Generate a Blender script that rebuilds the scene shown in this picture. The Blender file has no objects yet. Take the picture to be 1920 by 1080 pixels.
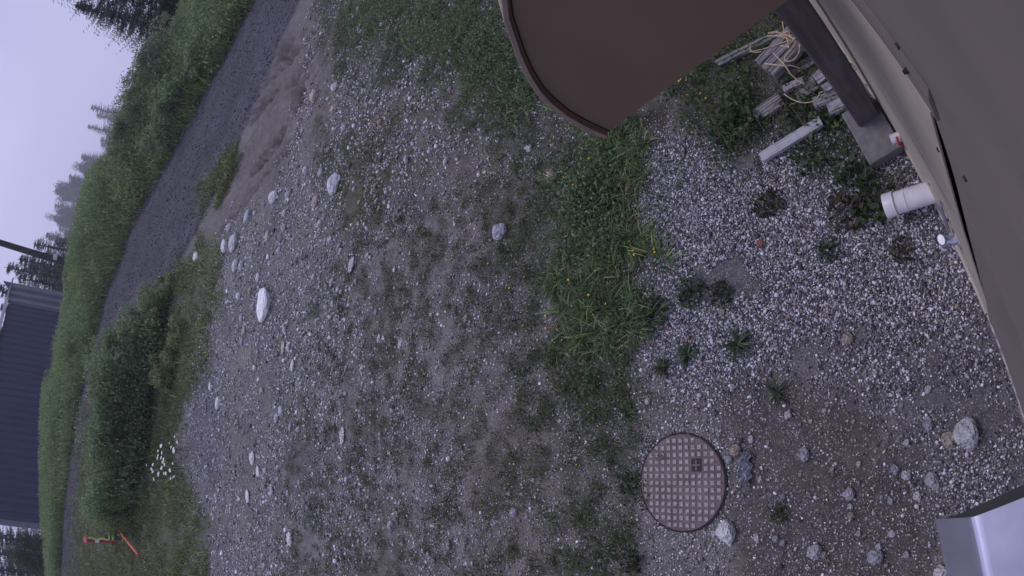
import bpy, math, random
import numpy as np
from mathutils import Matrix, Vector
random.seed(7)
RNG = np.random.default_rng(11)
scene = bpy.context.scene

# ------------------------------------------------------------------ camera
# A security camera under the eave, rolled on its side, with a wide
# barrel-distorting lens: equidistant, FOC pixels per radian at 1920 px width.
FOC, CAM_H = 1097.0, 3.2
NAD = (1874.0, 755.0)                      # where straight down falls in the picture
RM = np.array([[-0.17339270588015748, -0.8868083113695719, 0.42837598956221346],
               [-0.6553974576835927, 0.4285669668314169, 0.6219200329646911],
               [-0.7351116527504107, -0.17292013713494342, -0.6555222987540484]])
cd = bpy.data.cameras.new('camera')
cam = bpy.data.objects.new('camera', cd)
scene.collection.objects.link(cam)
cd.type = 'PANO'
cd.sensor_width = 36.0
cd.sensor_fit = 'HORIZONTAL'
cd.clip_start = 0.01
cd.clip_end = 3000
cd.panorama_type = 'FISHEYE_LENS_POLYNOMIAL'
cd.fisheye_fov = math.radians(175)
cd.fisheye_polynomial_k0 = 0.0
cd.fisheye_polynomial_k1 = -(1920 / 36.0) / FOC
cd.fisheye_polynomial_k2 = 0.0
cd.fisheye_polynomial_k3 = 0.0
cd.fisheye_polynomial_k4 = 0.0
right, down, fwd = RM[:, 0], RM[:, 1], RM[:, 2]
m4 = Matrix.Identity(4)
for i in range(3):
    m4[i][0] = right[i]; m4[i][1] = -down[i]; m4[i][2] = -fwd[i]
m4[2][3] = CAM_H
cam.matrix_world = m4
scene.camera = cam

# ------------------------------------------------------------------ world and sun
SUN_EL, SUN_ROT = math.radians(48), math.radians(200)
world = bpy.data.worlds.new('World')
scene.world = world
world.use_nodes = True
nt = world.node_tree
nt.nodes.clear()
def N(t, typ, **kw):
    n = t.nodes.new(typ)
    for k, v in kw.items():
        setattr(n, k, v)
    return n
sky = N(nt, 'ShaderNodeTexSky', sky_type='NISHITA')
sky.sun_disc = False
sky.sun_elevation = SUN_EL
sky.sun_rotation = SUN_ROT
sky.air_density = 1.5
sky.dust_density = 4.0
bg = N(nt, 'ShaderNodeBackground')
bg.inputs['Strength'].default_value = 0.1
out = N(nt, 'ShaderNodeOutputWorld')
tc = N(nt, 'ShaderNodeTexCoord')
noi = N(nt, 'ShaderNodeTexNoise')
noi.inputs['Scale'].default_value = 2.2
noi.inputs['Detail'].default_value = 4
noi.inputs['Roughness'].default_value = 0.45
cr = N(nt, 'ShaderNodeValToRGB')
cr.color_ramp.elements[0].position = 0.25
cr.color_ramp.elements[0].color = (5.0, 5.1, 8.7, 1)
cr.color_ramp.elements[1].position = 0.8
cr.color_ramp.elements[1].color = (8.3, 8.35, 12.0, 1)
mx = N(nt, 'ShaderNodeMix', data_type='RGBA')
mx.inputs[0].default_value = 0.93                 # overcast: nearly all cloud
nt.links.new(tc.outputs['Generated'], noi.inputs['Vector'])
nt.links.new(noi.outputs['Fac'], cr.inputs['Fac'])
nt.links.new(sky.outputs['Color'], mx.inputs[6])
nt.links.new(cr.outputs['Color'], mx.inputs[7])
nt.links.new(mx.outputs[2], bg.inputs['Color'])
nt.links.new(bg.outputs['Background'], out.inputs['Surface'])

sd = bpy.data.lights.new('sun', 'SUN')
sd.energy = 1.3
sd.angle = math.radians(22)
sd.color = (1.0, 0.955, 0.95)
so = bpy.data.objects.new('sun', sd)
scene.collection.objects.link(so)
so.rotation_euler = (math.radians(90) - SUN_EL, 0, math.radians(150))
scene.view_settings.view_transform = 'Standard'
scene.view_settings.look = 'None'
scene.view_settings.exposure = 0.0
scene.view_settings.gamma = 1.0
scene.cycles.max_bounces = 6
scene.cycles.transparent_max_bounces = 8
scene.cycles.volume_bounces = 1

# ------------------------------------------------------------------ picture <-> place
def raydir(px, py):
    px = np.asarray(px, float); py = np.asarray(py, float)
    dx, dy = px - 960, py - 540
    r = np.hypot(dx, dy) + 1e-9
    th = r / FOC
    v = np.stack([dx / r * np.sin(th), dy / r * np.sin(th), np.cos(th)], -1)
    return v @ RM.T
def pix(p):
    v = (np.asarray(p, float) - np.array([0, 0, CAM_H])) @ RM
    th = np.arctan2(np.hypot(v[..., 0], v[..., 1]), v[..., 2])
    a = np.arctan2(v[..., 1], v[..., 0])
    return 960 + FOC * th * np.cos(a), 540 + FOC * th * np.sin(a)
def ss(t):
    t = np.clip(t, 0, 1)
    return t * t * (3 - 2 * t)
SL_A = np.radians([-180, -60, -20, 0, 25, 50, 70, 100, 180])
SL_S = np.array([0, 0.10, 0.15, 0.15, 0.10, 0.04, 0.02, 0, 0])
def z_base(x, y):
    r = np.hypot(x, y); a = np.arctan2(x, y)
    t = r - 6.0
    return np.interp(a, SL_A, SL_S) * (t + np.sqrt(t * t + 1.5)) / 2 * ss((r - 2) / 3)
def hit(px, py, zf=z_base, dz=0.0):
    """where the line of sight meets the terrain"""
    v = raydir(px, py)
    h = np.hypot(v[..., 0], v[..., 1])
    u = np.stack([v[..., 0] / h, v[..., 1] / h], -1)
    s = v[..., 2] / h
    lo = np.zeros(h.shape); hi = np.full(h.shape, 0.0); done = np.zeros(h.shape, bool)
    r = 0.02
    while r < 300:
        r2 = r * 1.03 + 0.01
        f = CAM_H + s * r2 - zf(u[..., 0] * r2, u[..., 1] * r2) - dz
        new = (~done) & (f < 0)
        lo = np.where(new, r, lo); hi = np.where(new, r2, hi); done |= new
        r = r2
    lo = np.where(done, lo, 300); hi = np.where(done, hi, 300)
    for _ in range(18):
        m = (lo + hi) / 2
        f = CAM_H + s * m - zf(u[..., 0] * m, u[..., 1] * m) - dz
        lo = np.where(f > 0, m, lo); hi = np.where(f > 0, hi, m)
    m = (lo + hi) / 2
    return np.stack([u[..., 0] * m, u[..., 1] * m, zf(u[..., 0] * m, u[..., 1] * m) + dz], -1)

# road edges and bank crest, read along the picture and laid on the sloping ground
FAR = np.array([(492, -25), (458, 40), (425, 105), (400, 150), (375, 200), (345, 250), (320, 300), (290, 350), (262, 400), (245, 440), (225, 500), (205, 540), (190, 600), (172, 680),
                (160, 720), (150, 760), (141, 820), (128, 900), (121, 960), (118, 1010), (115, 1070)], float)
NEAR = np.array([(590, -50), (560, 10), (535, 60), (500, 150), (450, 270), (405, 360), (372, 430), (335, 500), (303, 560), (268, 610), (216, 690), (182, 760), (160, 810), (152, 880),
                 (147, 960), (149, 1070)], float)
CREST = np.array([(330, 60), (300, 100), (262, 160), (243, 200), (228, 240), (215, 275), (205, 290), (175, 320), (160, 360), (150, 400), (142, 430), (134, 480), (126, 520),
                  (128, 550), (120, 600), (102, 650), (88, 720), (82, 800), (82, 900), (84, 980), (95, 1070)], float)
PF = hit(FAR[:, 0], FAR[:, 1]); PN = hit(NEAR[:, 0], NEAR[:, 1])
def polar(p):
    return np.arctan2(p[:, 0], p[:, 1]), np.hypot(p[:, 0], p[:, 1])
fa, fr = polar(PF); o = np.argsort(fa); fa, fr = fa[o], fr[o]
na, nr = polar(PN); o = np.argsort(na); na, nr = na[o], nr[o]
cv = raydir(CREST[:, 0], CREST[:, 1])
ca = np.arctan2(cv[:, 0], cv[:, 1]); cs = cv[:, 2] / np.hypot(cv[:, 0], cv[:, 1])
o = np.argsort(ca); ca, cs = ca[o], cs[o]
BANKW = 5.5
VEG = 0.45
def r_far(a): return np.interp(a, fa, fr)
def r_near(a): return np.interp(a, na, nr)
def r_crest(a): return r_far(a) + BANKW
def z_crest(a): return CAM_H + np.interp(a, ca, cs) * r_crest(a) - VEG
def z_ground(x, y):
    r = np.hypot(x, y); a = np.arctan2(x, y)
    rf = r_far(a); rc = r_crest(a)
    zb = z_base(x, y)
    zf = z_base(np.sin(a) * rf, np.cos(a) * rf)
    zc = np.maximum(z_crest(a), zf)
    t = (r - rf) / (rc - rf)
    zz = np.where(t <= 0, zb, np.where(t < 1, zf + (zc - zf) * (1 - (1 - np.clip(t, 0, 1)) ** 1.7), zc + 0.02 * np.minimum(r - rc, 60)))
    w = ss((math.radians(85) - np.abs(a)) / math.radians(15)) * (y > -0.0)
    return np.where(r > rf, zz * w + (1 - w) * np.minimum(zb, 2.5), zb)
def T(px, py, dz=0.0):
    return hit(np.asarray(px, float), np.asarray(py, float), z_ground, dz)
def vnoise(x, y, seed=0):
    """smooth value noise, 0..1"""
    x = np.asarray(x, float); y = np.asarray(y, float)
    xi = np.floor(x).astype(np.int64); yi = np.floor(y).astype(np.int64)
    fx = ss(x - xi); fy = ss(y - yi)
    def h(i, j):
        n = (i * 374761393 + j * 668265263 + seed * 974634777) & 0x7fffffff
        n = ((n ^ (n >> 13)) * 1274126177) & 0x7fffffff
        return ((n ^ (n >> 16)) & 0xffff) / 65535.0
    return (h(xi, yi) * (1 - fx) + h(xi + 1, yi) * fx) * (1 - fy) + (h(xi, yi + 1) * (1 - fx) + h(xi + 1, yi + 1) * fx) * fy
def fbm(x, y, seed=0, o=4):
    s = 0; a = 0.5; t = 0
    for k in range(o):
        s = s + a * vnoise(x * 2 ** k, y * 2 ** k, seed + k); t += a; a *= 0.55
    return s / t
def inpoly(px, py, poly):
    c = np.zeros(np.shape(px), bool); n = len(poly)
    for i in range(n):
        x1, y1 = poly[i]; x2, y2 = poly[(i + 1) % n]
        if y1 == y2: continue
        c ^= ((y1 > py) != (y2 > py)) & (px < (x2 - x1) * (py - y1) / (y2 - y1) + x1)
    return c

# ------------------------------------------------------------------ mesh helpers
COL = scene.collection
def raw_mesh(name, verts, faces, mat=None, parent=None, tone=None, smooth=False, grit=None):
    """faces: (n,k) array or list of lists"""
    me = bpy.data.meshes.new(name)
    verts = np.asarray(verts, np.float32)
    if isinstance(faces, np.ndarray):
        k = faces.shape[1]; n = len(faces)
        me.vertices.add(len(verts)); me.vertices.foreach_set('co', verts.ravel())
        me.loops.add(n * k); me.loops.foreach_set('vertex_index', faces.astype(np.int32).ravel())
        me.polygons.add(n)
        me.polygons.foreach_set('loop_start', np.arange(0, n * k, k, dtype=np.int32))
        me.polygons.foreach_set('loop_total', np.full(n, k, np.int32))
        me.update(calc_edges=True)
    else:
        me.from_pydata([tuple(map(float, v)) for v in verts], [], [tuple(int(i) for i in f) for f in faces])
        me.update()
    if tone is not None:
        c = np.ones((len(verts), 4), np.float32); c[:, :3] = tone
        at = me.attributes.new('tone', 'FLOAT_COLOR', 'POINT'); at.data.foreach_set('color', c.ravel())
    if grit is not None:
        at = me.attributes.new('grit', 'FLOAT', 'POINT'); at.data.foreach_set('value', np.asarray(grit, np.float32))
    if smooth:
        me.polygons.foreach_set('use_smooth', np.ones(len(me.polygons), bool))
    if mat: me.materials.append(mat)
    ob = bpy.data.objects.new(name, me)
    COL.objects.link(ob)
    if parent is not None: ob.parent = parent
    return ob
def tag(o, label=None, cat=None, group=None, kind=None):
    if label: o['label'] = label
    if cat: o['category'] = cat
    if group: o['group'] = group
    if kind: o['kind'] = kind
    return o
def empty(name, loc, rz=0):
    e = bpy.data.objects.new(name, None); COL.objects.link(e)
    e.location = [float(v) for v in loc]; e.rotation_euler = (0, 0, rz); e.empty_display_size = 0.1
    return e
def copy_tree(o, parent=None):
    c = o.copy(); COL.objects.link(c)
    if parent is not None: c.parent = parent
    for ch in list(o.children): copy_tree(ch, c)
    return c
class MB:
    def __init__(s): s.v = []; s.f = []
    def add(s, v, f):
        b = len(s.v); s.v += [tuple(map(float, p)) for p in v]; s.f += [tuple(b + i for i in q) for q in f]
    def box(s, x0, x1, y0, y1, z0, z1, R=None, t=None):
        v = [(x, y, z) for z in (z0, z1) for y in (y0, y1) for x in (x0, x1)]
        if R is not None: v = [tuple(R @ Vector(p)) for p in v]
        if t is not None: v = [tuple(Vector(p) + Vector(t)) for p in v]
        s.add(v, [(0, 2, 3, 1), (4, 5, 7, 6), (0, 1, 5, 4), (2, 6, 7, 3), (0, 4, 6, 2), (1, 3, 7, 5)])
    def prism(s, poly, axis, a0, a1):
        """poly: 2-D points; extruded along axis 'x','y' or 'z'"""
        n = len(poly)
        def P(p, a): return (a, p[0], p[1]) if axis == 'x' else (p[0], a, p[1]) if axis == 'y' else (p[0], p[1], a)
        v = [P(p, a0) for p in poly] + [P(p, a1) for p in poly]
        s.add(v, [tuple(range(n))[::-1], tuple(range(n, 2 * n))] + [(i, (i + 1) % n, n + (i + 1) % n, n + i) for i in range(n)])
    def tube(s, pts, rad, seg=8, caps=True):
        pts = [Vector(p) for p in pts]; n = len(pts)
        rads = rad if hasattr(rad, '__len__') else [rad] * n
        rings = []; up = None
        for i, p in enumerate(pts):
            d = (pts[min(i + 1, n - 1)] - pts[max(i - 1, 0)]).normalized()
            if up is None:
                up = Vector((0, 0, 1)) if abs(d.z) < 0.9 else Vector((1, 0, 0))
            a = d.cross(up).normalized(); b = a.cross(d).normalized(); up = b
            rings.append([p + (a * math.cos(2 * math.pi * k / seg) + b * math.sin(2 * math.pi * k / seg)) * rads[i] for k in range(seg)])
        v = [q for r in rings for q in r]
        f = [(i * seg + k, i * seg + (k + 1) % seg, (i + 1) * seg + (k + 1) % seg, (i + 1) * seg + k) for i in range(n - 1) for k in range(seg)]
        if caps: f += [tuple(range(seg))[::-1], tuple((n - 1) * seg + k for k in range(seg))]
        s.add(v, f)
    def build(s, name, mat, parent=None, smooth=False, bevel=0, seg=2):
        o = raw_mesh(name, s.v, [list(q) for q in s.f], mat, parent)
        if smooth:
            for p in o.data.polygons: p.use_smooth = True
        if bevel:
            b = o.modifiers.new('bevel', 'BEVEL'); b.width = bevel; b.segments = seg; b.limit_method = 'ANGLE'
        if smooth and not bevel:
            o.data.set_sharp_from_angle(angle=math.radians(40))
        return o
def rots(n, tilt=0.5, tilt_dir=None, roll=True):
    """n rotation matrices: random yaw, tilted from upright"""
    yaw = RNG.uniform(0, 2 * np.pi, n) if tilt_dir is None else tilt_dir
    ti = RNG.normal(0, tilt, n) if np.isscalar(tilt) else tilt
    cy, sy, ct, st = np.cos(yaw), np.sin(yaw), np.cos(ti), np.sin(ti)
    R = np.zeros((n, 3, 3))
    R[:, 0, 0] = cy; R[:, 0, 1] = -sy * ct; R[:, 0, 2] = sy * st
    R[:, 1, 0] = sy; R[:, 1, 1] = cy * ct; R[:, 1, 2] = -cy * st
    R[:, 2, 1] = st; R[:, 2, 2] = ct
    return R
def rand_rots(n):
    q = RNG.normal(size=(n, 4)); q /= np.linalg.norm(q, axis=1)[:, None]
    w, x, y, z = q.T
    return np.stack([1 - 2 * (y * y + z * z), 2 * (x * y - z * w), 2 * (x * z + y * w), 2 * (x * y + z * w), 1 - 2 * (x * x + z * z), 2 * (y * z - x * w),
                     2 * (x * z - y * w), 2 * (y * z + x * w), 1 - 2 * (x * x + y * y)], 1).reshape(n, 3, 3)
def scatter(name, tv, tf, pos, R, sc, tone, mat, parent=None, smooth=False):
    tv = np.asarray(tv, float); tf = np.asarray(tf); n = len(pos)
    sc = np.asarray(sc, float)
    if sc.ndim == 1: sc = np.repeat(sc[:, None], 3, 1)
    V = np.einsum('nij,nkj->nki', R, tv[None] * sc[:, None, :]) + np.asarray(pos)[:, None, :]
    F = tf[None] + (np.arange(n) * len(tv))[:, None, None]
    tn = np.repeat(np.asarray(tone), len(tv), 0)
    return raw_mesh(name, V.reshape(-1, 3), F.reshape(-1, tf.shape[1]), mat, parent, tn, smooth)
# templates ------------------------------------------------------------
BLADE_V = np.array([(-.5, 0, 0), (.5, 0, 0), (-.45, .06, .4), (.45, .06, .4), (-.3, .24, .76), (.3, .24, .76), (0, .5, 1.0)])
BLADE_F = np.array([(0, 1, 3), (0, 3, 2), (2, 3, 5), (2, 5, 4), (4, 5, 6)])
LEAF_V = np.array([(0, 0, 0), (.5, .35, .12), (.42, .7, .1), (0, 1, -.08), (-.42, .7, .1), (-.5, .35, .12)])
LEAF_F = np.array([(0, 1, 2), (0, 2, 3), (0, 3, 4), (0, 4, 5)])
def ico(sub):
    import bmesh
    b = bmesh.new(); bmesh.ops.create_icosphere(b, subdivisions=sub, radius=1.0)
    v = np.array([p.co[:] for p in b.verts]); f = np.array([[q.index for q in p.verts] for p in b.faces]); b.free()
    return v, f
IV, IF = ico(1)
PEB_V = IV * (1 + RNG.uniform(-.28, .2, (len(IV), 1)))

# ------------------------------------------------------------------ materials
def mat_base(name):
    m = bpy.data.materials.new(name); m.use_nodes = True
    return m, m.node_tree, m.node_tree.nodes['Principled BSDF']
def mat_tone(name, rough=0.8, trans=0.0, nscale=0, namt=0.0, bump=0.0, spec=0.3):
    """colour from the mesh's own 'tone' attribute, varied by noise"""
    m, t, b = mat_base(name)
    a = N(t, 'ShaderNodeAttribute', attribute_name='tone')
    src = a.outputs['Color']
    if nscale:
        g = N(t, 'ShaderNodeNewGeometry')
        n = N(t, 'ShaderNodeTexNoise'); n.inputs['Scale'].default_value = nscale; n.inputs['Detail'].default_value = 5
        t.links.new(g.outputs['Position'], n.inputs['Vector'])
        mr = N(t, 'ShaderNodeMapRange'); mr.inputs[1].default_value = .3; mr.inputs[2].default_value = .7
        mr.inputs[3].default_value = 1 - namt; mr.inputs[4].default_value = 1 + namt
        t.links.new(n.outputs['Fac'], mr.inputs[0])
        mm = N(t, 'ShaderNodeVectorMath', operation='SCALE')
        t.links.new(src, mm.inputs[0]); t.links.new(mr.outputs[0], mm.inputs['Scale']); src = mm.outputs[0]
        if bump:
            bp = N(t, 'ShaderNodeBump'); bp.inputs['Distance'].default_value = bump; bp.inputs['Strength'].default_value = .8
            t.links.new(n.outputs['Fac'], bp.inputs['Height']); t.links.new(bp.outputs[0], b.inputs['Normal'])
    t.links.new(src, b.inputs['Base Color'])
    b.inputs['Roughness'].default_value = rough
    b.inputs['Specular IOR Level'].default_value = spec
    if trans:
        tr = N(t, 'ShaderNodeBsdfTranslucent'); t.links.new(src, tr.inputs['Color'])
        ms = N(t, 'ShaderNodeMixShader'); ms.inputs[0].default_value = trans
        t.links.new(b.outputs[0], ms.inputs[1]); t.links.new(tr.outputs[0], ms.inputs[2])
        t.links.new(ms.outputs[0], t.nodes['Material Output'].inputs['Surface'])
    return m
def mat_plain(name, col, rough=0.6, metal=0.0, scale=8, amt=0.15, stretch=(1, 1, 1), bump=0.0, col2=None, spec=0.4, detail=6, lo=.35, hi=.65):
    m, t, b = mat_base(name)
    tcn = N(t, 'ShaderNodeTexCoord'); mp = N(t, 'ShaderNodeMapping'); mp.inputs['Scale'].default_value = stretch
    n = N(t, 'ShaderNodeTexNoise'); n.inputs['Scale'].default_value = scale; n.inputs['Detail'].default_value = detail
    t.links.new(tcn.outputs['Object'], mp.inputs[0]); t.links.new(mp.outputs[0], n.inputs['Vector'])
    r = N(t, 'ShaderNodeValToRGB')
    c2 = col2 or tuple(min(1, c * (1 + amt)) for c in col)
    c1 = col if col2 else tuple(c * (1 - amt) for c in col)
    r.color_ramp.elements[0].position = lo; r.color_ramp.elements[1].position = hi
    r.color_ramp.elements[0].color = (*c1, 1); r.color_ramp.elements[1].color = (*c2, 1)
    t.links.new(n.outputs['Fac'], r.inputs[0]); t.links.new(r.outputs[0], b.inputs['Base Color'])
    b.inputs['Roughness'].default_value = rough; b.inputs['Metallic'].default_value = metal
    b.inputs['Specular IOR Level'].default_value = spec
    if bump:
        bp = N(t, 'ShaderNodeBump'); bp.inputs['Distance'].default_value = bump
        t.links.new(n.outputs['Fac'], bp.inputs['Height']); t.links.new(bp.outputs[0], b.inputs['Normal'])
    return m
def mat_ground(name):
    """tone attribute = soil colour; grit attribute = how stony; small stones as cells of their own colour"""
    m, t, b = mat_base(name)
    g = N(t, 'ShaderNodeNewGeometry')
    at = N(t, 'ShaderNodeAttribute', attribute_name='tone'); gr = N(t, 'ShaderNodeAttribute', attribute_name='grit')
    n = N(t, 'ShaderNodeTexNoise'); n.inputs['Scale'].default_value = 9; n.inputs['Detail'].default_value = 9; n.inputs['Roughness'].default_value = .72
    n2 = N(t, 'ShaderNodeTexNoise'); n2.inputs['Scale'].default_value = 1.1; n2.inputs['Detail'].default_value = 5
    for q in (n, n2): t.links.new(g.outputs['Position'], q.inputs['Vector'])
    mr = N(t, 'ShaderNodeMapRange'); mr.inputs[1].default_value = .3; mr.inputs[2].default_value = .7; mr.inputs[3].default_value = .62; mr.inputs[4].default_value = 1.38
    t.links.new(n.outputs['Fac'], mr.inputs[0])
    mr2 = N(t, 'ShaderNodeMapRange'); mr2.inputs[1].default_value = .3; mr2.inputs[2].default_value = .7; mr2.inputs[3].default_value = .8; mr2.inputs[4].default_value = 1.2
    t.links.new(n2.outputs['Fac'], mr2.inputs[0])
    mu = N(t, 'ShaderNodeMath', operation='MULTIPLY'); t.links.new(mr.outputs[0], mu.inputs[0]); t.links.new(mr2.outputs[0], mu.inputs[1])
    sc = N(t, 'ShaderNodeVectorMath', operation='SCALE'); t.links.new(at.outputs['Color'], sc.inputs[0]); t.links.new(mu.outputs[0], sc.inputs['Scale'])
    col = sc.outputs[0]; hgt = None
    for scale, thr, lo_, hi_ in ((75, .62, .5, 2.6), (130, .60, .6, 2.4)):
        v = N(t, 'ShaderNodeTexVoronoi'); v.inputs['Scale'].default_value = scale; v.inputs['Randomness'].default_value = 1
        t.links.new(g.outputs['Position'], v.inputs['Vector'])
        sep = N(t, 'ShaderNodeSeparateColor'); t.links.new(v.outputs['Color'], sep.inputs[0])
        # a cell is a stone if its random value passes 1 - grit
        s1 = N(t, 'ShaderNodeMath', operation='ADD'); t.links.new(sep.outputs[0], s1.inputs[0]); t.links.new(gr.outputs['Fac'], s1.inputs[1])
        s2 = N(t, 'ShaderNodeMath', operation='GREATER_THAN'); t.links.new(s1.outputs[0], s2.inputs[0]); s2.inputs[1].default_value = thr + .35
        d = N(t, 'ShaderNodeMath', operation='LESS_THAN'); t.links.new(v.outputs['Distance'], d.inputs[0]); d.inputs[1].default_value = .5
        k = N(t, 'ShaderNodeMath', operation='MULTIPLY'); t.links.new(s2.outputs[0], k.inputs[0]); t.links.new(d.outputs[0], k.inputs[1])
        tn = N(t, 'ShaderNodeMapRange'); tn.inputs[3].default_value = lo_ * .1; tn.inputs[4].default_value = hi_ * .11; t.links.new(sep.outputs[1], tn.inputs[0])
        cc = N(t, 'ShaderNodeCombineColor')
        m1 = N(t, 'ShaderNodeMath', operation='MULTIPLY'); t.links.new(tn.outputs[0], m1.inputs[0]); m1.inputs[1].default_value = .95
        t.links.new(tn.outputs[0], cc.inputs[0]); t.links.new(m1.outputs[0], cc.inputs[1]); t.links.new(tn.outputs[0], cc.inputs[2])
        mxn = N(t, 'ShaderNodeMix', data_type='RGBA'); t.links.new(k.outputs[0], mxn.inputs[0]); t.links.new(col, mxn.inputs[6]); t.links.new(cc.outputs[0], mxn.inputs[7])
        col = mxn.outputs[2]
        ad = N(t, 'ShaderNodeMath', operation='MULTIPLY_ADD'); t.links.new(k.outputs[0], ad.inputs[0]); ad.inputs[1].default_value = .6
        t.links.new(hgt if hgt else n.outputs['Fac'], ad.inputs[2]); hgt = ad.outputs[0]
    t.links.new(col, b.inputs['Base Color'])
    bp = N(t, 'ShaderNodeBump'); bp.inputs['Distance'].default_value = .012; bp.inputs['Strength'].default_value = .9
    t.links.new(hgt, bp.inputs['Height']); t.links.new(bp.outputs[0], b.inputs['Normal'])
    b.inputs['Roughness'].default_value = .95; b.inputs['Specular IOR Level'].default_value = .1
    return m
M_ground = mat_ground('dirt_and_grit')
M_peb = mat_tone('pebble_stone', .85, nscale=90, namt=.25)
M_rock = mat_tone('rock_stone', .85, nscale=45, namt=.3, bump=.01)
M_grass = mat_tone('grass_blades', .6, trans=.25)
M_leaf = mat_tone('plant_leaves', .55, trans=.38)
M_needle = mat_tone('conifer_needles', .8)
M_bark = mat_plain('bark', (.06, .045, .04), .9, scale=20, amt=.4, stretch=(1, 1, .2), bump=.02)
M_siding = mat_plain('tan_painted_siding', (.182, .154, .154), .55, scale=1.6, amt=.10, stretch=(1, 1, 3), detail=9)
M_siding2 = mat_plain('tan_painted_skirt', (.40, .345, .30), .6, scale=3, amt=.10, stretch=(1, 1, 7), detail=9)
M_awn = mat_plain('dark_brown_sheet_metal', (.205, .145, .108), .5, scale=2.5, amt=.09, detail=6, stretch=(1, 1, .4))
M_awnlip = mat_plain('brown_lip_lit_tone', (.28, .21, .18), .45, scale=20, amt=.1)  # lighter than the panel: light on the sky-facing lip put into its colour
M_gap = mat_plain('gap_shade_and_dark_fittings', (.02, .017, .02), .9, scale=30)  # near black: shade of the siding gap as colour, also dark fittings
M_foam = mat_plain('weathered_closure_foam', (.10, .095, .05), .95, scale=60, amt=.5)
M_galv = mat_plain('galvanized_steel', (.60, .61, .74), .45, metal=1.0, scale=14, amt=.08, spec=.5)
M_galvside = mat_plain('galvanized_cheek_shade_tone', (.10, .095, .10), .55, metal=.3, scale=14, amt=.08)  # same steel as the top, side shade painted in as a darker colour
M_chrome = mat_plain('chromed_brass', (.50, .50, .58), .55, metal=1.0, scale=30, amt=.1)
M_pvc = mat_plain('white_plastic_pipe', (.62, .60, .64), .35, scale=12, amt=.08)
M_red = mat_plain('red_plastic', (.45, .05, .04), .4, scale=12)
M_conc = mat_plain('grey_concrete', (.16, .155, .16), .9, scale=22, amt=.18, bump=.004)
M_post = mat_plain('dark_brown_timber', (.092, .082, .088), .75, scale=7, amt=.3, stretch=(3, 3, .5), bump=.003)
M_wood = mat_plain('weathered_grey_wood', (.27, .255, .27), .9, scale=5, stretch=(1, 22, 10), col2=(.06, .05, .055), bump=.02, lo=.46, hi=.66)
M_wood2 = mat_plain('split_grey_wood', (.38, .37, .41), .9, scale=6, stretch=(1, 20, 10), col2=(.08, .07, .075), bump=.02, lo=.48, hi=.62)
M_woodw = mat_plain('pale_painted_plank', (.40, .39, .44), .8, scale=4, stretch=(1, 16, 8), col2=(.18, .17, .19), bump=.008, lo=.5, hi=.75)
M_iron = mat_plain('rusty_cast_iron', (.118, .086, .088), .7, scale=9, amt=.3, bump=.002)
M_stud = mat_plain('worn_iron_stud', (.33, .30, .31), .6, metal=.0, scale=60, col2=(.15, .11, .12), lo=.42, hi=.66)
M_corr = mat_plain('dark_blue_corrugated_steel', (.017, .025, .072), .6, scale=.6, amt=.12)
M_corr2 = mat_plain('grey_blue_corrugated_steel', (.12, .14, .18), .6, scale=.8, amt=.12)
M_trimw = mat_plain('pale_roof_trim', (.4, .42, .45), .5, scale=3)
M_pole = mat_plain('dark_creosoted_pole', (.028, .024, .03), .85, scale=10, amt=.3, stretch=(4, 4, .3))
M_rope = mat_plain('pale_twine', (.48, .36, .25), .9, scale=40, amt=.25)
M_orange = mat_plain('faded_orange_pvc', (.52, .12, .07), .6, scale=6, amt=.35)
M_redpost = mat_plain('red_marker_paint', (.26, .04, .04), .6, scale=8, amt=.25)
M_twig = mat_plain('dry_twig', (.12, .095, .08), .9, scale=30)
M_white = mat_plain('white_reflective_tape', (.6, .6, .62), .5, scale=8)
M_pink = mat_plain('pink_flagging_ribbon', (.55, .14, .19), .6, scale=20)
M_yel = mat_plain('yellow_green_flagging_tape', (.5, .55, .15), .6, scale=20, amt=.2)
M_blackp = mat_plain('black_rubber', (.015, .014, .018), .7, scale=10)
M_petal = mat_plain('white_petals', (.75, .75, .78), .7, scale=50, amt=.05)
M_ypetal = mat_plain('yellow_petals', (.62, .42, .03), .7, scale=50, amt=.1)
M_rag = mat_plain('crumpled_grey_plastic', (.30, .30, .36), .35, scale=30, amt=.25)

# ------------------------------------------------------------------ ground
# soil zones, outlined where they lie on the ground
Z_GRAVEL = [(1190, 330), (1250, 245), (1330, 270), (1420, 320), (1480, 230), (1560, 260), (1700, 200), (1990, 700), (1990, 1000), (1760, 990), (1740, 880), (1660, 760), (1560, 700), (1420, 690), (1330, 730), (1220, 670), (1205, 590), (1225, 450)]
Z_GREEN = [(600, -60), (950, -60), (960, 60), (1010, 180), (1130, 250), (1260, 130), (1240, 230), (1195, 330), (1190, 420), (1220, 470), (1205, 600), (1180, 660), (1075, 640), (1045, 560), (1065, 450), (1085, 380), (1060, 300), (980, 230), (900, 180), (840, 100), (760, 90), (600, 60)]
Z_GREEN2 = [(1060, 640), (1170, 650), (1190, 780), (1130, 820), (1090, 740)]
Z_WEEDB = [(1250, 130), (1420, 20), (1500, 0), (1560, 150), (1690, 330), (1620, 420), (1560, 330), (1440, 300), (1350, 300), (1310, 220), (1240, 230)]
Z_MOSS = [(600, 40), (780, 90), (900, 170), (1000, 260), (1050, 400), (1010, 520), (1060, 650), (1110, 800), (1180, 1000), (1160, 1140), (980, 1140), (860, 900), (960, 700), (900, 430), (760, 330), (740, 430), (620, 420), (650, 300), (600, 150)]
Z_MOSSY2 = [(590, 330), (600, 200), (650, 280), (720, 200), (770, 200), (740, 300), (700, 430), (640, 420)]
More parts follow.
